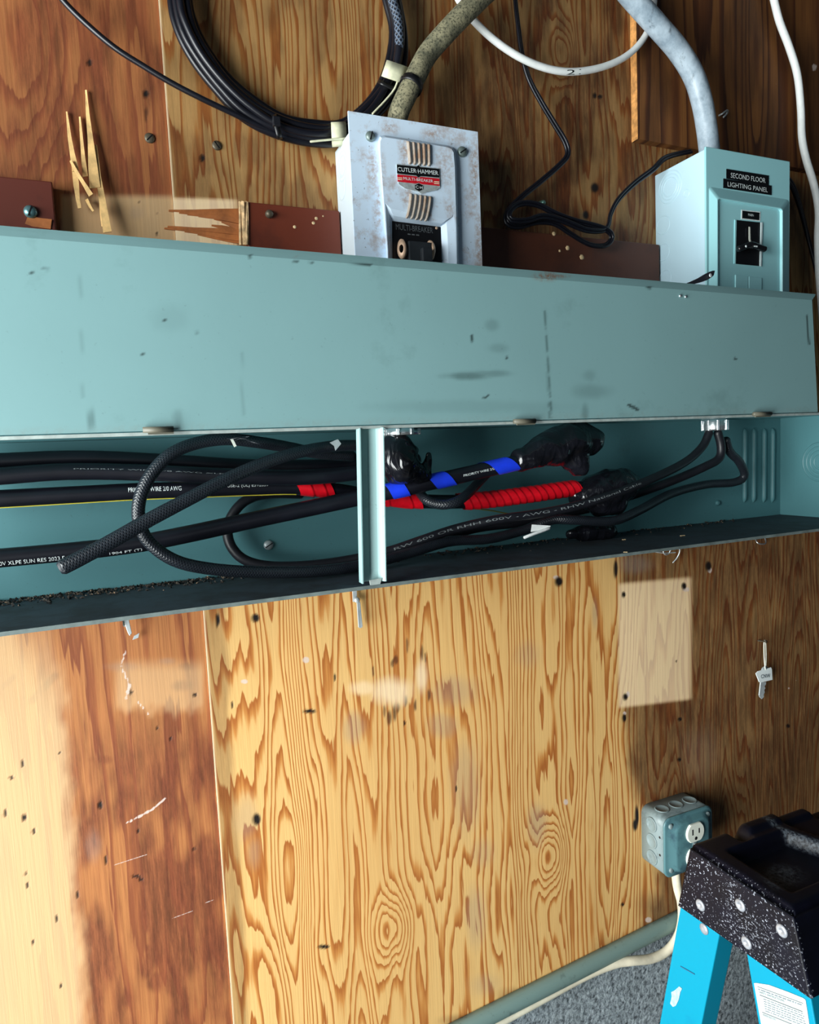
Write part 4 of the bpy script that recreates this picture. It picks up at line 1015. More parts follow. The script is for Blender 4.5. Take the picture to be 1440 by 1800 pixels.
l1['label'] = 'black strip reading SECOND FLOOR'; l2['label'] = 'black strip reading LIGHTING PANEL'
make('lettering', text_quad(MB(), 'SECOND FLOOR', ((1284.5, 312.4), (1345.5, 322.0), (1284.5, 303.6)), PD + 0.0007), M_ink, l1)
make('lettering', text_quad(MB(), 'LIGHTING PANEL', ((1279.0, 327.8), (1349.5, 338.4), (1279.0, 319.6)), PD + 0.0010), M_ink, l2)
ml = pplate('main_label', [(1303.8, 368.6), (1337.2, 372.2), (1336.6, 388.8), (1303.4, 385.2)], FD + 0.0005, 0.0005, M_ink, pf)
make('black_field', MB().prism([P(x, y, FD + 0.0008) for x, y in [(1305.6, 370.4), (1335.4, 373.8), (1334.9, 387.0), (1305.3, 383.6)]], (0, 0.0003, 0)), M_black_label, ml)
make('lettering', text_quad(MB(), 'MAIN', ((1315.2, 379.6), (1324.6, 380.7), (1315.2, 375.4)), FD + 0.0009), M_ink, ml)
# main switch
sw = pplate('main_switch', [(1295, 386.8), (1338.6, 391.4), (1336.6, 467.6), (1293.4, 463.6)], FD + 0.0008, 0.0008, M_black_plastic, panel)
pplate('switch_bezel', [(1292.2, 386), (1295, 386.6), (1293.6, 463.8), (1291.2, 463.2)], FD + 0.0010, 0.001, M_panel, sw)
pplate('switch_bezel', [(1338.2, 390.8), (1341.0, 391.2), (1339.0, 468.2), (1336.4, 467.6)], FD + 0.0018, 0.001, plain('bright_bezel', (206, 224, 226), 0.4), sw)
pplate('switch_slot', [(1316.8, 398.5), (1319.0, 398.8), (1319.6, 420), (1321, 427.5), (1318.8, 427.5), (1316.8, 421)], FD + 0.0012, 0.0004, M_ivory, sw)
for xx in (1311, 1333): pplate('switch_groove', [(xx, 401), (xx + 2, 401.3), (xx + 1.6, 416), (xx - 0.4, 415.6)], FD + 0.0010, 0.0003, M_rubber, sw)
mb = MB()
a, b = P(1303, 434, FD + 0.006), P(1340, 438, FD + 0.012)
mb.tube(spline([P(1299, 438, FD + 0.008), P(1308, 434, FD + 0.010), P(1320, 430, FD + 0.012), P(1332, 434, FD + 0.011), P(1344, 438, FD + 0.010)], 0.002), 0.0042, 10)
mb.tube(spline([P(1320, 432, FD + 0.001), P(1320, 432, FD + 0.006), P(1320, 431, FD + 0.012)], 0.002), 0.0048, 10)
tg = make('toggle_handle', mb, plain('glossy_black_handle', (18, 18, 21), 0.25), sw)
screw_head('handle_pin', 1311.5, 433, FD + 0.0135, 0.0016, M_ink, None, None, tg, h=0.001)
pplate('handle_mark', [(1326, 430.8), (1332, 432.2), (1332, 434.6), (1326, 433.4)], FD + 0.0155, 0.0006, M_ink, tg)
for (xa, xb) in ((1293.5, 1316), (1317, 1340)):
    ft = MB(); ft.prism([P(xa, 482.5 + (xa - 1293) * 0.12, FD + 0.0016), P(xb, 482.5 + (xb - 1293) * 0.12, FD + 0.0016), P(xb - 0.6, 560, FD + 0.0016), P(xa - 0.6, 560, FD + 0.0016)], (0, 0.0016, 0))
    make('blank_filler', ft, M_panel, pf, bevel=0.0008)
# concentric and plain knockouts pressed into the side
for (x, y, rs) in ((1178, 329, (0.0215, 0.017, 0.0125)), (1166, 396, (0.0125,)), (1166, 444, (0.0118,)), (1170, 489, (0.0112,))):
    c = PX(x, y, sx)
    for r_ in rs: ring_emboss(pb, (sx - 0.0001, c.y, c.z), (-1, 0, 0), r_, 0.0008, M_panel_side, 0.0006)
c = PX(1207, 340, sx); ring_emboss(pb, (sx - 0.0001, c.y, c.z), (-1, 0, 0), 0.005, 0.0007, M_panel_side, 0.0005)

# ------------------------------------------------------------------ cables on the upper wall
# coil of black cable
outer = [(300, -60), (300, 5), (314, 55), (338, 105), (378, 158), (424, 203), (482, 236), (545, 252), (600, 250), (650, 214), (690, 170), (708, 118), (713, 62), (702, 0), (690, -60), (640, -140), (540, -185), (420, -180), (340, -130)]
inner = [(330, -60), (334, 2), (346, 48), (370, 92), (408, 140), (452, 178), (500, 205), (550, 218), (600, 214), (640, 186), (668, 148), (684, 108), (688, 55), (678, 0), (664, -60), (622, -122), (536, -162), (430, -156), (364, -112)]
coil = thing('cable_coil', P(520, 240, 0.02), 'big coil of black cable tied with straps, hanging above the old breaker box', 'cable coil')
RCo = size_at(P(500, 200, 0.03), 6.4)
strand_paths = []
for k, (t, d) in enumerate(((0.0, 0.016), (0.26, 0.020), (0.55, 0.024), (0.80, 0.020), (1.0, 0.014), (0.42, 0.010))):
    rnd = random.Random(20 + k)
    pts = [(o_[0] + (i_[0] - o_[0]) * t + rnd.uniform(-2, 2), o_[1] + (i_[1] - o_[1]) * t + rnd.uniform(-2, 2), d) for o_, i_ in zip(outer, inner)]
    pts = pts + [pts[0], pts[1]]
    pw = pxpath(pts[:-1], None, 0.005); strand_paths.append(pw)
    make('strand', MB().tube(pw, RCo, 10, False), M_cable, coil)
tail = pxpath([(80, -40, .02), (112, 2, .02), (152, 42, .022), (202, 84, .024), (252, 116, .024), (302, 146, .024), (352, 172, .024), (398, 194, .022), (440, 214, .020), (490, 236, .016)], None, 0.005)
make('loose_tail', MB().tube(tail, size_at(P(200, 84, 0.02), 5.2), 10), M_cable, coil)
sl = pxpath([(676, -60, .034), (690, 0, .036), (699, 30, .036), (702, 60, .036), (702, 85, .034)], None, 0.004)
make('braided_sleeve', MB().tube(sl, RCo * 1.35, 16), M_sleeve, coil)
make('sleeve_end', MB().tube(pxpath([(702, 62, .035), (701, 90, .034), (697, 115, .032)], None, 0.004), RCo * 1.28, 12), M_cable, coil)
def strap_round(px, py, ux, uy, half, d0, d1, w, mat, name):
    """A band round the coil: rounded rectangle loop across direction (ux,uy)."""
    mb = MB(); ring = []
    path = []
    for k in range(24):
        a = 2 * math.pi * k / 24; c, s_ = math.cos(a), math.sin(a)
        e = 0.55; cc = math.copysign(abs(c) ** e, c); ss_ = math.copysign(abs(s_) ** e, s_)
        path.append((px + ux * half * cc, py + uy * half * cc, (d0 + d1) / 2 + (d1 - d0) / 2 * ss_))
    rings = []
    for sgn in (-1, 1):
        rings.append([P(x - uy * w / 2 * sgn, y + ux * w / 2 * sgn, dd) for x, y, dd in path])
    return make(name, mb.loft(rings, False, False, True), mat, coil, solid=0.0012)
strap_round(487, 223, 0.25, 0.97, 22, 0.004, 0.032, 9, M_black_plastic, 'cable_tie')
tb = make('tie_head', MB().box(P(487, 212, 0.036) - Vector((0.004, 0, 0.005)), P(487, 212, 0.036) + Vector((0.004, 0.006, 0.005))), M_rubber, coil, bevel=0.0008)
strap_round(596, 236, 0.05, 1.0, 21, 0.004, 0.032, 26, M_paper, 'paper_band')['label'] = 'cream paper tape'
strap_round(694, 126, 0.95, 0.32, 19, 0.004, 0.038, 30, M_paper, 'paper_band')['label'] = 'cream paper tape'
strap_round(684, 152, 0.9, 0.45, 20, 0.004, 0.034, 7, M_black_plastic, 'cable_tie')
make('paper_tail', MB().tube(pxpath([(700, 140, .036), (694, 156, .036), (678, 176, .034), (655, 200, .032)], None, 0.005), 0.0012, 6), M_paper, coil)
make('paper_tail', MB().tube(pxpath([(608, 243, .034), (575, 246, .034), (546, 249, .033)], None, 0.005), 0.0012, 6), M_paper, coil)

# old cloth loom into the breaker box
cl, pcl = cable('cloth_covered_cable', [(955, -260, .05), (920, -130, .05), (882, -44, .05), (848, -8, .05), (815, 25, .05), (780, 62, .048), (752, 95, .044), (733, 130, .048), (716, 165, .050), (702, 196, .050), (695, 230, .046)], 0.0125, M_loom,
                'thick dirty cloth-covered cable slanting down into the top of the old breaker box', n=20, r_fun=lambda t: 0.0137 - 0.0022 * t)
ssl = arclen(pcl); a_ = near_len(pcl, ssl, 723, 152)
tie = MB(); band_tube(tie, pcl, 0.0122, a_ - 0.004, a_ + 0.004, lift=0.001); make('cable_tie', tie, M_black_plastic, cl, solid=0.001)
make('tie_head', MB().box(P(712, 140, 0.052) - Vector((0.004, 0, 0.004)), P(712, 140, 0.052) + Vector((0.004, 0.005, 0.004))), M_rubber, cl, bevel=0.0008)

wc, pwc = cable('white_cable', [(700, -260, .022), (742, -130, .022), (780, -50, .022), (806, -2, .022), (830, 33, .024), (872, 73, .028), (920, 104, .03), (968, 122, .03), (1012, 126, .03), (1062, 117, .028), (1102, 98, .026), (1130, 70, .024), (1144, 40, .022), (1150, 0, .02), (1152, -40, .02), (1150, -140, .02), (1140, -270, .02)], size_at(P(1000, 120, .03), 6.0), M_white_cable,
                'white cable sagging in a loop between the cloth-covered cable and the grey conduit')
make('ink_mark', text_tube(MB(), '21', pwc, size_at(P(1000, 120, .03), 6.0), near_len(pwc, arclen(pwc), 995, 126), near_len(pwc, arclen(pwc), 1018, 126), -0.1, 0.0056), M_black_label, wc)

# black cord, twisted and looped over a nail
def flat_cord(name, path, r, label, cat, mat):
    """Two-core cord: a pair of conductors side by side."""
    pts = pxpath(path, None, 0.004); ss = arclen(pts); mb = MB(); A_, B_ = [], []
    for i, p in enumerate(pts):
        T_ = (pts[min(i + 1, len(pts) - 1)] - pts[max(i - 1, 0)]).normalized()
        n = Vector((0, 1, 0)); b = T_.cross(n).normalized(); tw = 0.6 * math.sin(i * 0.05)
        off = (b * math.cos(tw) + n * math.sin(tw)) * r * 0.85
        A_.append(p + off); B_.append(p - off)
    mb.tube(A_, r, 8); mb.tube(B_, r, 8)
    return tag(make(name, mb, mat), label, cat)
RK = size_at(P(950, 200, .02), 2.9)
flat_cord('black_cord', [(880, -270, .022), (893, -150, .022), (902, -50, .022), (906, 0, .022), (911, 45, .022), (918, 95, .022), (930, 138, .022), (952, 180, .022), (975, 218, .022), (994, 250, .022), (998, 272, .022), (984, 290, .022), (952, 318, .022), (922, 342, .022), (901, 362, .022), (891, 376, .024), (892, 392, .026), (912, 398, .026), (945, 390, .026), (975, 393, .026), (1005, 412, .026), (1035, 429, .026), (1062, 432, .026), (1075, 421, .026),
                         (1072, 408, .028), (1050, 398, .028), (1010, 388, .028), (978, 376, .028), (945, 360, .028), (915, 358, .028), (897, 370, .03), (898, 386, .032), (925, 388, .034), (955, 380, .034), (990, 388, .032), (1030, 404, .03), (1060, 405, .028), (1070, 396, .028), (1074, 376, .028), (1088, 350, .028), (1116, 322, .028), (1148, 298, .030), (1166, 280, .028), (1186, 272, .022), (1215, 266, .018)],
          RK, 'thin black two-core cord looped over a nail between the two breaker boxes', 'cord', M_cable)
flat_cord('black_cord', [(1376, 308, .02), (1392, 325, .02), (1406, 362, .02), (1420, 415, .02), (1434, 470, .02), (1450, 540, .02), (1470, 640, .02)], size_at(P(1400, 350, .02), 3.4), 'black cord hanging down beside the lighting panel, close to the white cable', 'cord', M_cable)

# grey flexible conduit
def conduit_mat():
    k = Nodes('grey_flexible_conduit'); p = k.pos()
    f = k.noise(p, 30, 5, 0.65); col = k.ramp(f, [(0.35, lin((126, 144, 158))), (0.6, lin((176, 192, 204)))])
    d_ = k.ramp(k.noise(k.scaled(p, (60, 60, 20)), 1, 4, 0.7), [(0.60, (0, 0, 0)), (0.7, (1, 1, 1))])
    k.bump(k.noise(k.scaled(p, (45, 45, 30)), 1, 3, 0.5), 0.5, 0.004)
    return k.out(k.mix(k.math('MULTIPLY', d_, 0.6), col, lin((54, 62, 66))), 0.4)
cd, pcd = cable('flexible_conduit', [(1040, -280, .05), (1040, -165, .05), (1060, -75, .05), (1092, -28, .05), (1122, 8, .05), (1156, 46, .05), (1192, 88, .05), (1219, 132, .05), (1234, 178, .05), (1242, 222, .05), (1247, 262, .05), (1250, 290, .05)], 0.0140, conduit_mat(),
                'thick grey flexible conduit curving down into the top of the lighting panel', 'conduit', n=22)
cable('white_cable', [(1300, -280, .03), (1325, -150, .03), (1345, -60, .03), (1358, -12, .03), (1370, 36, .03), (1388, 84, .03), (1402, 132, .03), (1408, 190, .03), (1410, 240, .032), (1417, 278, .034), (1431, 325, .036), (1439, 370, .038), (1438, 420, .04), (1440, 480, .04), (1446, 560, .04), (1452, 660, .04)], size_at(P(1400, 130, .03), 6.2), M_white_cable,
      'straight white cable hanging down past the free side of the lighting panel')
# bent nail next to the conduit
nl = make('bent_nail', MB().tube(pxpath([(1262, 204, .010), (1270, 200, .02), (1278, 194, .022), (1279, 198, .018), (1272, 206, .014)], None, 0.002), 0.0014, 8), M_steel)
tag(nl, 'small bent nail in the overlaid board beside the grey conduit', 'nail')

# ------------------------------------------------------------------ fixings below the trough
# folded clip
ck = make('metal_clip', MB().prism([P(x, y, .014) for x, y in ((217, 1088), (226, 1087), (229, 1100), (232, 1113), (228, 1118), (225, 1113), (221, 1102))], (0, 0.002, 0)), M_steel, bevel=0.0004)
make('clip_flange', MB().prism([P(215, 1087, .016), P(219, 1087, .012), P(220, 1103, .012), P(216, 1100, .016)], (0, 0.0012, 0)), M_ivory, ck)
make('clip_foot', MB().prism([P(236, 1118, .006), P(245, 1113, .006), P(243, 1121, .006), P(233, 1125, .006)], (0, 0.002, 0)), M_steel, ck)
tag(ck, 'folded zinc clip under the trough on the reddish plywood', 'clip')
# drop strap with a rivet head
hk = thing('hanging_strap', P(632, 1100, .006), 'narrow zinc strap with a round screw head hanging under the centre strap', 'strap')
make('upper_strip', MB().prism([P(620, 1034, .006), P(627, 1034, .006), P(628, 1058, .006), P(621, 1058, .006)], (0, 0.002, 0)), M_steel, hk)
make('lower_strip', MB().prism([P(627.5, 1058, .008), P(633.5, 1058, .008), P(638, 1102, .012), P(634, 1104.5, .012), (P(630.5, 1103, .012))], (0, 0.002, 0)), M_steel, hk, bevel=0.0004)
screw_head('screw_head', 627.5, 1054.5, 0.008, 0.0036, M_steel, None, None, hk, h=0.003)
# wire tie and staple
wt = make('wire_twist', MB().tube(pxpath([(1152, 970, .008), (1168, 972, .008), (1188, 971, .01)], None, 0.002), 0.0009, 8).tube(pxpath([(1178, 962, .012), (1170, 964, .014), (1166, 970, .014), (1170, 975, .012), (1176, 973, .01), (1180, 966, .012), (1193, 963, .012), (1195, 970, .01), (1190, 981, .007), (1183, 989, .005)], None, 0.002), 0.0009, 8), M_steel)
tag(wt, 'twisted piece of wire under the front edge of the trough', 'wire')
st = make('staple', MB().tube(pxpath([(1328, 947, .003), (1333, 955, .009), (1346, 955, .009), (1344, 942, .003)], None, 0.0015), 0.0012, 8), M_chrome)
tag(st, 'open wire staple in the dark plywood under the end of the trough', 'staple')

# key on a nail
ky = thing('door_key', P(1345, 1230, .004), 'silver key with a white paper tag hanging from a nail on the dark plywood', 'key')
kd = 0.012
tagm = make('paper_tag', MB().prism([P(x, y, kd) for x, y in ((1333, 1180), (1356, 1173), (1357.5, 1177), (1358.5, 1195), (1350, 1197), (1338, 1200), (1335, 1199), (1329, 1184))], (0, 0.0012, 0)), plain('white_tag', (232, 240, 240), 0.7, var=0.06), ky, bevel=0.0003)
make('lettering', text_quad(MB(), 'CNW', ((1338, 1192.5), (1354, 1190.5), (1337.4, 1186)), kd + 0.0001), plain('blue_black_ink', (28, 52, 70), 0.6), tagm)
make('bow', MB().lathe(P(1344.5, 1180, kd - 0.001), (0, -1, 0), [(0.0085, -0.001), (0.0085, 0.0008)], 20), M_steel, ky)
make('blade', MB().prism([P(x, y, kd - 0.0008) for x, y in ((1337.5, 1199), (1347.5, 1199), (1346.5, 1204), (1344.5, 1206), (1346, 1210), (1344, 1213), (1345, 1217), (1342.8, 1221), (1343.5, 1225), (1340, 1229), (1336.5, 1226), (1335, 1222))], (0, 0.0018, 0)), M_steel, ky, bevel=0.0003)
make('wire_loop', MB().tube(pxpath([(1346, 1177, kd), (1344.5, 1168, kd), (1343.5, 1150, kd), (1343.5, 1129, kd + 0.001), (1346, 1127, kd - 0.003), (1347, 1150, kd - 0.004), (1346.5, 1177, kd - 0.003)], None, 0.003), 0.00085, 8), M_ivory, ky)
kn = make('nail', MB().tube(pxpath([(1332, 1126, .0), (1338, 1127, .006), (1346, 1128, .016)], None, 0.002), 0.0013, 8).lathe(P(1347, 1128, .0165), (0.3, -1, 0), [(0.0026, 0), (0.0026, 0.0008)], 12), M_dullscrew)
tag(kn, 'dark nail driven into the plywood, holding the silver key', 'nail')

# ------------------------------------------------------------------ bottom trim pipe, supply cable and outlet box
tr_a, tr_b = P(700, 1862, 0.006), P(1205, 1607, 0.006)
dirv = (tr_b - tr_a); ext = tr_a - dirv * 2.2; ext2 = tr_b + dirv * 1.2
prof_ = [(-0.004, 0.0135), (0.004, 0.0128), (0.0095, 0.008), (0.0105, 0.0), (0.0095, -0.007), (0.005, -0.0105), (-0.004, -0.011)]
def trim_ring(p): return [p + Vector((0, -a, b - 0.003)) for a, b in prof_]
mb = MB(); N_ = 120
mb.loft([trim_ring(ext.lerp(ext2, i / N_)) for i in range(N_ + 1)], True, True, True)
tp = make('trim_1', mb, painted('worn_trim_paint', (112, 134, 128), (52, 58, 54), 0.7, 0.5, 0.56, 0.68, 30, 0.4)); structure(tp)

def cream(path, label):
    return cable('supply_cable', path, size_at(P(1190, 1640, .02), 7.5), M_cream_cable, label, n=14)
cream([(560, 1975, .005), (700, 1897, .005), (850, 1812, .006), (950, 1757, .007), (1030, 1714, .008), (1080, 1694, .012), (1110, 1689, .018), (1145, 1685, .022), (1172, 1672, .024), (1191, 1648, .025), (1199, 1618, .026), (1198, 1588, .027), (1191, 1560, .027), (1188, 1535, .027), (1188, 1522, .027)],
      'cream cable running along the trim and looping up into the outlet box')

M_box = painted('galvanised_box', (124, 140, 142), (66, 76, 78), 0.7, 0.42, 0.52, 0.7, 40, 0.3)
M_boxface = painted('blue_green_cover', (84, 124, 130), (42, 58, 76), 0.85, 0.34, 0.46, 0.66, 26, 0.2)
ox0, ox1 = 0.7125, 0.8085
ozt, ozb = CZ - 0.5655, CZ - 0.6585; OD = 0.048
outlet = thing('outlet_box', ((ox0 + ox1) / 2, -0.02, ozb), 'square grey metal outlet box on the plywood beside the stepladder', 'outlet box')
def rr_ring(x0, x1, z0, z1, r, y, n=6):
    out = []
    for (cx, cz, a0) in ((x1 - r, z1 - r, 0), (x0 + r, z1 - r, 90), (x0 + r, z0 + r, 180), (x1 - r, z0 + r, 270)):
        for k in range(n + 1):
            a = math.radians(a0 + 90 * k / n); out.append(Vector((cx + r * math.cos(a), y, cz + r * math.sin(a))))
    return out
r_ = 0.013
ob = make('box_body', MB().loft([rr_ring(ox0, ox1, ozb, ozt, r_, -0.0008), rr_ring(ox0, ox1, ozb, ozt, r_, -OD + 0.001)], True, True, False), M_box, outlet)
for p_ in ob.data.polygons: p_.use_smooth = len(p_.vertices) == 4
e = 0.0005
oc_ = make('cover_plate', MB().loft([rr_ring(ox0 - e, ox1 + e, ozb - e, ozt + e, r_, -OD + 0.001), rr_ring(ox0 - e, ox1 + e, ozb - e, ozt + e, r_, -OD - 0.0012), rr_ring(ox0 + 0.002, ox1 - 0.002, ozb + 0.002, ozt - 0.002, r_, -OD - 0.0022),
                                       rr_ring(ox0 + 0.008, ox1 - 0.008, ozb + 0.006, ozt - 0.006, 0.016, -OD - 0.0026), rr_ring(ox0 + 0.014, ox1 - 0.014, ozb + 0.008, ozt - 0.008, 0.014, -OD - 0.0095), rr_ring(ox0 + 0.018, ox1 - 0.018, ozb + 0.011, ozt - 0.011, 0.012, -OD - 0.0105)], True, True, True), M_boxface, outlet)
FY = -OD - 0.0105
for cxx, czz in ((ox0 + 0.011, ozt - 0.012), (ox0 + 0.011, ozb + 0.012), (ox1 - 0.011, ozt - 0.012), (ox1 - 0.011, ozb + 0.012)):
    make('corner_screw', MB().lathe((cxx, -OD - 0.002, czz), (0, -1, 0), [(0.0042, 0), (0.004, 0.0025), (0.002, 0.0034), (0.0, 0.0034)], 16), M_box, oc_)
# side and top knockouts
for (y, z) in ((-0.023, ozt - 0.020), (-0.023, (ozt + ozb) / 2), (-0.023, ozb + 0.020)):
    make('knockout', MB().lathe((ox0 - 0.0001, y, z), (-1, 0, 0), [(0.0112, 0), (0.0108, 0.0010), (0.0095, 0.0012), (0.0088, 0.0004), (0.0, 0.0003)], 28), M_box, ob)
for xx in (ox0 + 0.020, (ox0 + ox1) / 2, ox1 - 0.020):
    make('knockout', MB().lathe((xx, -0.024, ozt + 0.0001), (0, 0, 1), [(0.0112, 0), (0.0108, 0.0010), (0.0095, 0.0012), (0.0088, 0.0004), (0.0, 0.0003)], 28), M_box, ob)
for z in (ozt - 0.032, ozt - 0.060):
    make('side_hole', MB().lathe((ox0 - 0.0003, -0.040, z), (-1, 0, 0), [(0.0018, 0), (0.0018, 0.0002)], 12), M_black_plastic, ob)
# duplex receptacle
rcx = (ox0 + ox1) / 2 + 0.002; rcz = (ozt + ozb) / 2
rec = make('receptacle', MB().box((rcx - 0.0035, FY - 0.0012, rcz - 0.006), (rcx + 0.0035, FY - 0.0001, rcz + 0.006)), M_box, outlet)
for sgn in (1, -1):
    zc = rcz + sgn * 0.0195; ring = []
    n = 40
    for i in range(n):
        a = 2 * math.pi * i / n; x = 0.0172 * math.cos(a); z = 0.0172 * math.sin(a); z = max(-0.0142, min(0.0142, z)); ring.append((x, z))
    mb = MB().loft([[Vector((rcx + x, FY + 0.0004, zc + z)) for x, z in ring], [Vector((rcx + x, FY - 0.0026, zc + z)) for x, z in ring], [Vector((rcx + x * 0.94, FY - 0.0034, zc + z * 0.94)) for x, z in ring]], True, True, False)
    fc = make('socket_face', mb, M_ivory, rec)
    yf = FY - 0.0035
    for (xo, hh) in ((-0.0064, 0.0046), (0.0064, 0.0038)):
        make('slot', MB().box((rcx + xo - 0.0012, yf, zc + 0.0022 - hh), (rcx + xo + 0.0012, yf + 0.0004, zc + 0.0022 + hh)), M_black_plastic, fc)
    make('ground_hole', MB().lathe((rcx, yf + 0.0003, zc - 0.0085), (0, -1, 0), [(0.0027, 0), (0.0027, 0.0003)], 14), M_black_plastic, fc)
make('centre_screw', MB().lathe((rcx, FY - 0.0012, rcz), (0, -1, 0), [(0.0028, 0), (0.0026, 0.0012), (0.0, 0.0018)], 14), M_chrome, rec)

# ------------------------------------------------------------------ stepladder
def cap_mat():
    k = Nodes('black_ladder_plastic'); p = k.pos()
    base = k.ramp(k.noise(p, 30, 4), [(0.3, lin((4, 4, 13))), (0.7, lin((9, 10, 25)))])
    mask = k.attr('paint')
    s1_ = k.ramp(k.noise(p, 380, 2, 0.6), [(0.625, (0, 0, 0)), (0.66, (1, 1, 1))])
    s2_ = k.ramp(k.noise(k.scaled(p, (0, 260, 480), (0, 0, 0)), 1, 3, 0.7), [(0.57, (0, 0, 0)), (0.63, (1, 1, 1))])
    f = k.math('MULTIPLY', mask, k.math('MAXIMUM', s1_, k.math('MULTIPLY', s2_, k.attr('streak'))))
    col = k.mix(f, base, lin((176, 182, 196)))
    col = k.mix(k.math('MULTIPLY', k.attr('scuff'), k.ramp(k.noise(p, 300, 4, 0.7), [(0.40, (0, 0, 0)), (0.62, (1, 1, 1))])), col, lin((96, 104, 112)))
    k.bump(k.noise(p, 500, 3, 0.6), 0.15, 0.0006)
    return k.out(col, k.math('ADD', 0.45, k.math('MULTIPLY', f, 0.3)), 0, 0.25)
M_cap = cap_mat()
LX0, LX1, LZ = 0.559, 0.868, CZ - 0.45
ladder = thing('stepladder', ((LX0 + LX1) / 2, -0.31, 0.0), 'blue fibreglass stepladder with a black paint-spattered top cap, beside the outlet box', 'stepladder')
def cap():
    nx, ny = 120, 64
    yb, yf = -0.2505, -0.3765
    mb = MB(); V = []
    bz = lambda t: LZ
    def top_z(x, y):
        u = x - LX0; d = 0.0
        tray = sstep(0.020, 0.028, np.array(u)) * sstep(0, 0.007, np.array(y - (yf + 0.017))) * (1 - sstep(0, 0.008, np.array(y - (yb - 0.036))))
        cx, cy = 0.800, -0.262; rr = math.hypot((x - cx), (y - cy) * 1.12)
        outside = float(sstep(0.128, 0.136, np.array(rr)))
        z = -0.015 * float(tray) * outside
        ringg = float(sstep(0.118, 0.112, np.array(rr))); z += -0.007 * ringg
        inn = float(sstep(0.066, 0.058, np.array(rr))); z += -0.012 * inn
        core = float(sstep(0.030, 0.025, np.array(rr))); z += 0.014 * core
        # notch in the rear rim
        nt = float(sstep(0.050, 0.056, np.array(u)) * (1 - sstep(0.066, 0.072, np.array(u))) * sstep(-0.026, -0.018, np.array(y - yb)))
        z += -0.010 * nt
        blk = float(sstep(0.070, 0.078, np.array(u)) * sstep(-0.02, -0.014, np.array(y - yb))); z += 0.004 * blk
        return z
    def edge(t):      # rounding near the rim
        return 0
    for j in range(ny + 1):
        for i in range(nx + 1):
            x = LX0 + (LX1 - LX0) * i / nx; y = yb + (yf - yb) * j / ny
            dx = min(x - LX0, LX1 - x); dy = min(yb - y, y - yf); r = 0.007
            rz = 0.0
            m_ = min(dx, dy)
            if m_ < r: rz = -(r - math.sqrt(max(0, r * r - (r - m_) ** 2)))
            V.append(Vector((x, y, LZ + top_z(x, y) + rz)))
    w = nx + 1
    F = [(j * w + i, j * w + i + 1, (j + 1) * w + i + 1, (j + 1) * w + i) for j in range(ny) for i in range(nx)]
    F = [f[::-1] for f in F]
    mb.add(V, F, True)
    rim = [i for i in range(nx + 1)] + [j * w + nx for j in range(1, ny + 1)] + [ny * w + i for i in range(nx - 1, -1, -1)] + [j * w for j in range(ny - 1, 0, -1)]
    K = 26; rows = []
    for k in range(1, K + 1):
        t = k / K; row = []
        for q in rim:
            p = V[q]; tx = (p.y - yb) / (yf - yb)
            nyb, nyf = yb + 0.0175 * t, yf - 0.0200 * t
            zlow = (CZ - 0.5355) * (1 - tx) + (CZ - 0.5250) * tx
            zz = p.z + (zlow - p.z) * t
            xx = p.x + (-0.0015 * t if p.x < LX0 + 1e-6 else (0.0015 * t if p.x > LX1 - 1e-6 else 0))
            row.append(Vector((xx, nyb + (nyf - nyb) * tx, zz)))
        rows.append(row)
    n = len(rim); o0 = len(mb.v)
    mb.v += [p for r in rows for p in r]
    for q in range(n):
        mb.f.append([rim[q], o0 + q, o0 + (q + 1) % n, rim[(q + 1) % n]]); mb.smooth.append(True)
    for k in range(K - 1):
        for q in range(n):
            mb.f.append([o0 + k * n + q, o0 + (k + 1) * n + q, o0 + (k + 1) * n + (q + 1) % n, o0 + k * n + (q + 1) % n]); mb.smooth.append(True)
    o = make('top_cap', mb, M_cap, ladder)
    X = np.array([[q.x, q.y, q.z] for q in mb.v]); px, py = project(X[:, 0], X[:, 1], X[:, 2])
    side = (X[:, 0] < LX0 + 0.003).astype(float)
    nn = fbm(px / 30, py / 30, 91)
    set_attr(o.data, 'paint', side * np.clip(0.35 + 0.9 * (nn - 0.25), 0, 1) * sstep(1490, 1510, py))
    set_attr(o.data, 'streak', blob_mask(px, py, [(1285, 1570, 14, 34, 1), (1300, 1625, 34, 26, 1), (1335, 1645, 40, 30, 0.7), (1375, 1690, 36, 40, 0.5)]))
    topm = 1 - side
    cx, cy = 0.800, -0.262; rr = np.hypot(X[:, 0] - cx, (X[:, 1] - cy) * 1.12)
    set_attr(o.data, 'scuff', topm * np.clip(np.exp(-((rr - 0.131) / 0.0035) ** 2) * sstep(-0.30, -0.285, -0.0 + X[:, 1] * 0 + -0.28) + 0.5 * blob_mask(px, py, [(1378, 1542, 40, 22, 1)]), 0, 1) * (X[:, 2] > LZ - 0.025))
    return o
capo = cap()
M_rivet = plain('rivet_metal', (160, 164, 172), 0.4, 0.4, var=0.25, scale=200)
for (x, y) in ((1232, 1591), (1302, 1591), (1375, 1636), (1313, 1657)):
    c = PX(x, y, LX0 - 0.0008)
    rv_ = make('rivet', MB().lathe(c, (-1, 0, 0), [(0.0062, -0.0006), (0.0062, 0.0008), (0.005, 0.0017), (0.002, 0.0019), (0.0015, 0.0009), (0, 0.0008)], 22), M_rivet, capo)
M_blue = painted('blue_fibreglass', (2, 134, 164), (2, 92, 138), 0.25, 0.45, 0.6, 0.75, 18, 0.04, 0.2, extra=[('wear', (215, 230, 235), 0.85)])
RX = LX0 + 0.0045
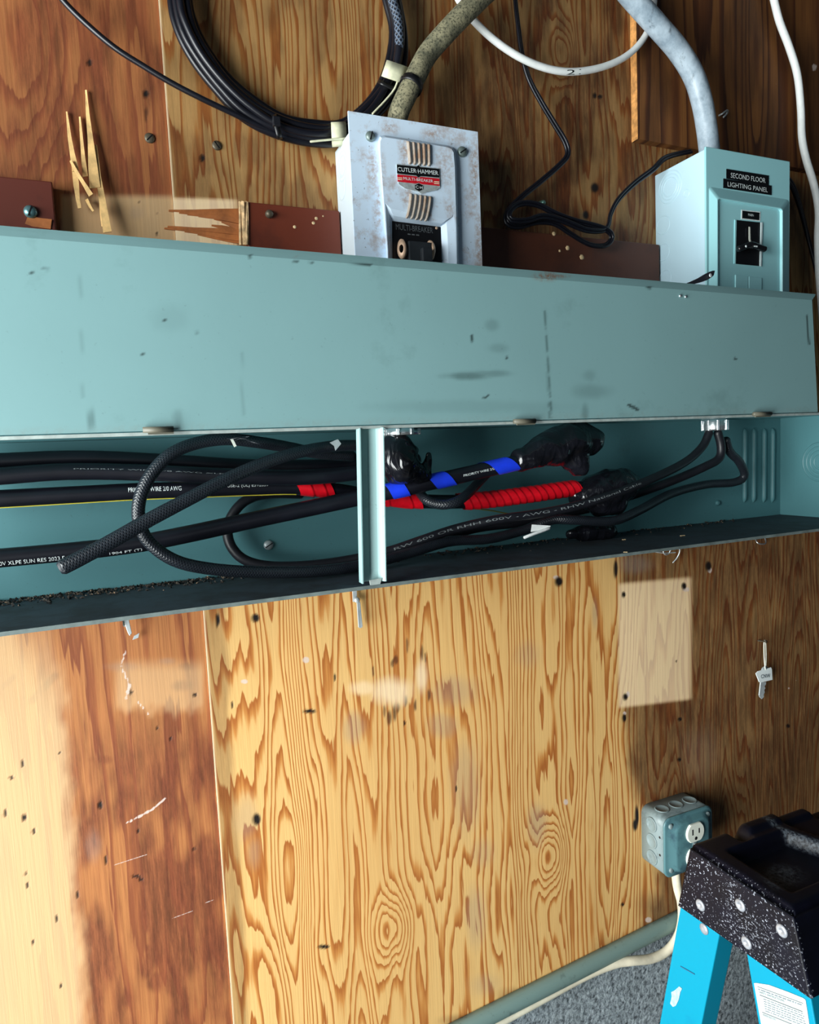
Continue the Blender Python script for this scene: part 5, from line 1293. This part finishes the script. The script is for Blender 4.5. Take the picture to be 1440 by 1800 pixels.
def rail(name, yo, yi, z_top, slope, dirn, x0, sign, label=None):
    """C-section rail in the side plane, leaning with slope (m per m of drop); x0 outer face, flanges go inward."""
    zt_, zl = z_top, 0.025
    def yy(y, z): return y + dirn * slope * (z_top - z)
    n = 60; rings = []; t = 0.003; fl_ = 0.026 * sign
    for k in range(n + 1):
        z = zt_ + (zl - zt_) * k / n; a, b = yy(yo, z), yy(yi, z)          # a: rear/outer edge, b: inner edge
        sg = 1 if b < a else -1
        rings.append([Vector((x0, a, z)), Vector((x0, b, z)), Vector((x0 + fl_, b, z)), Vector((x0 + fl_, b + sg * t, z)), Vector((x0 + t * sign, b + sg * t, z)), Vector((x0 + t * sign, a - sg * t, z)), Vector((x0 + fl_, a - sg * t, z)), Vector((x0 + fl_, a, z))])
    mb = MB().loft(rings)
    o = make(name, mb, M_blue, ladder, bevel=0.0012)
    X = np.array([[q.x, q.y, q.z] for q in mb.v]); px, py = project(X[:, 0], X[:, 1], X[:, 2])
    set_attr(o.data, 'wear', np.zeros(len(px)))
    make('rubber_foot', MB().box((min(x0, x0 + fl_) - 0.004, yy((yo + yi) / 2, zl) - 0.034, 0.0), (max(x0, x0 + fl_) + 0.004, yy((yo + yi) / 2, zl) + 0.034, 0.032)), M_rubber, o, bevel=0.004)
    return o
zc_ = CZ - 0.50
# rear rail (towards the wall) and front rail (towards the room), on both sides
kR, kF = 0.205, 0.215
rear = rail('side_rail', -0.2385, -0.2935, zc_, kR, 1, RX, 1)
front = rail('side_rail', -0.3900, -0.3177, zc_ - 0.022, kF, -1, RX, 1)
rail('side_rail', -0.2385, -0.2935, zc_, kR, 1, LX1 - 0.0045, -1)
rail('side_rail', -0.3900, -0.3177, zc_ - 0.022, kF, -1, LX1 - 0.0045, -1)
rear['label'] = 'blue rear rail'; front['label'] = 'blue front rail with a white sticker'
c = PX(1238, 1633, RX - 0.0004)
make('rivet', MB().lathe(c, (-1, 0, 0), [(0.006, -0.0006), (0.0058, 0.0008), (0.003, 0.0016), (0, 0.0016)], 22), M_rivet, rear)
# white scuff of paint on the rear rail
def rail_patch(pts, name, mat, parent, lift=0.0008):
    return make(name, MB().prism([PX(x, y, RX - lift) for x, y in pts], (lift * 0.8, 0, 0)), mat, parent)
rail_patch([(1194, 1734), (1199, 1738), (1196, 1744), (1193, 1758), (1188, 1768), (1183, 1770), (1178, 1764), (1181, 1752), (1180, 1744), (1186, 1741)], 'paint_scuff', plain('white_scuff', (150, 176, 186), 0.8, var=0.3, scale=200), rear)
rail_patch([(1196, 1690 + 8), (1221, 1700 + 12), (1221, 1713.5), (1196, 1699.5)], 'scratch', plain('dark_scratch', (30, 84, 120), 0.7), rear)
# step boards between the front rails, spreader brace
for zz in (0.84, 0.56, 0.28):
    yc = -0.352 - kF * (zc_ - zz)
    make('step', MB().box((RX + 0.003, yc - 0.04, zz - 0.012), (LX1 - 0.008, yc + 0.04, zz + 0.012)), M_steel, ladder, bevel=0.002)
make('spreader_bar', MB().box((RX + 0.03, -0.266 - 0.20, 0.60), (RX + 0.034, -0.266 + 0.09, 0.618)), M_steel, ladder)
# sticker with small print
sk = rail_patch([(1325.5, 1728.2), (1330, 1728.0), (1352, 1731.5), (1385, 1743.5), (1412, 1754.5), (1416, 1757.5), (1419, 1775), (1432, 1862), (1350, 1862), (1338, 1800)], 'sticker', plain('white_sticker', (178, 190, 190), 0.5, var=0.05), front)
M_print = plain('grey_print', (96, 110, 118), 0.7, var=0.1); M_line = plain('dark_print', (40, 52, 58), 0.7, var=0.1)
def st_text(body, p0, p1, p2, mat):
    a, b, c_ = (PX(x, y, RX - 0.001) for x, y in (p0, p1, p2))
    make('small_print', text_flat(MB(), body, a, b - a, c_ - a, 0.0002), mat, sk)
def st_line(p0, p1, w_, mat):
    make('printed_line', MB().prism([PX(p0[0], p0[1], RX - 0.0011), PX(p1[0], p1[1], RX - 0.0011), PX(p1[0], p1[1] + w_, RX - 0.0011), PX(p0[0], p0[1] + w_, RX - 0.0011)], (0.0003, 0, 0)), mat, sk)
st_line((1332, 1734), (1411.5, 1763.4), 0.7, M_line)
def st_dashes(p0, p1, w_, seed):
    '''A line of print too small to read: short strokes of uneven length.'''
    rn = random.Random(seed); t = 0.0; mb = MB()
    while t < 0.97:
        u = min(1.0, t + rn.uniform(0.03, 0.11)); a = [p0[i] + (p1[i] - p0[i]) * t for i in (0, 1)]; b = [p0[i] + (p1[i] - p0[i]) * u for i in (0, 1)]
        mb.prism([PX(a[0], a[1], RX - 0.0011), PX(b[0], b[1], RX - 0.0011), PX(b[0], b[1] + w_, RX - 0.0011), PX(a[0], a[1] + w_, RX - 0.0011)], (0.0002, 0, 0)); t = u + 0.022
    make('small_print', mb, M_print, sk)
st_dashes((1333, 1738), (1411, 1766.5), 1.6, 1)
st_text('SAFETY INSTRUCTIONS', (1335, 1745.2), (1379, 1761.2), (1334.2, 1741.8), M_print)
st_line((1335.5, 1748.5), (1411, 1778), 0.9, M_line)
for k in range(6):
    st_dashes((1342 + k * 0.7, 1755.5 + k * 4.2), (1413 + k * 0.9, 1782 + k * 4.4), 1.1, 10 + k)
st_line((1340, 1779), (1392, 1800), 0.8, M_line)
st_text('PROPER SELECTION', (1342, 1785.4), (1364, 1794.0), (1341.3, 1782), M_print)

# ------------------------------------------------------------------ repeats share a group
GROUPS = {'plywood_sheet': 'plywood sheets lining the wall', 'wooden_board': 'painted boards behind the trough cover', 'power_cable': 'thick power cables in the trough', 'woven_cable': 'woven-jacket cables in the trough',
          'rubber_cable': 'rubber cables under the locknut', 'taped_splice': 'black taped splices in the trough', 'conduit_locknut': 'locknuts under the trough top', 'white_cable': 'white cables on the upper wall',
          'black_cord': 'black cords on the upper wall', 'screw': 'flat screws in the upper plywood', 'bolt': 'bolts in the painted boards', 'wood_splinter': 'splinters on the trough floor'}
for o_ in list(SC.objects):
    if o_.parent is None and o_.name.split('.')[0] in GROUPS: o_['group'] = GROUPS[o_.name.split('.')[0]]
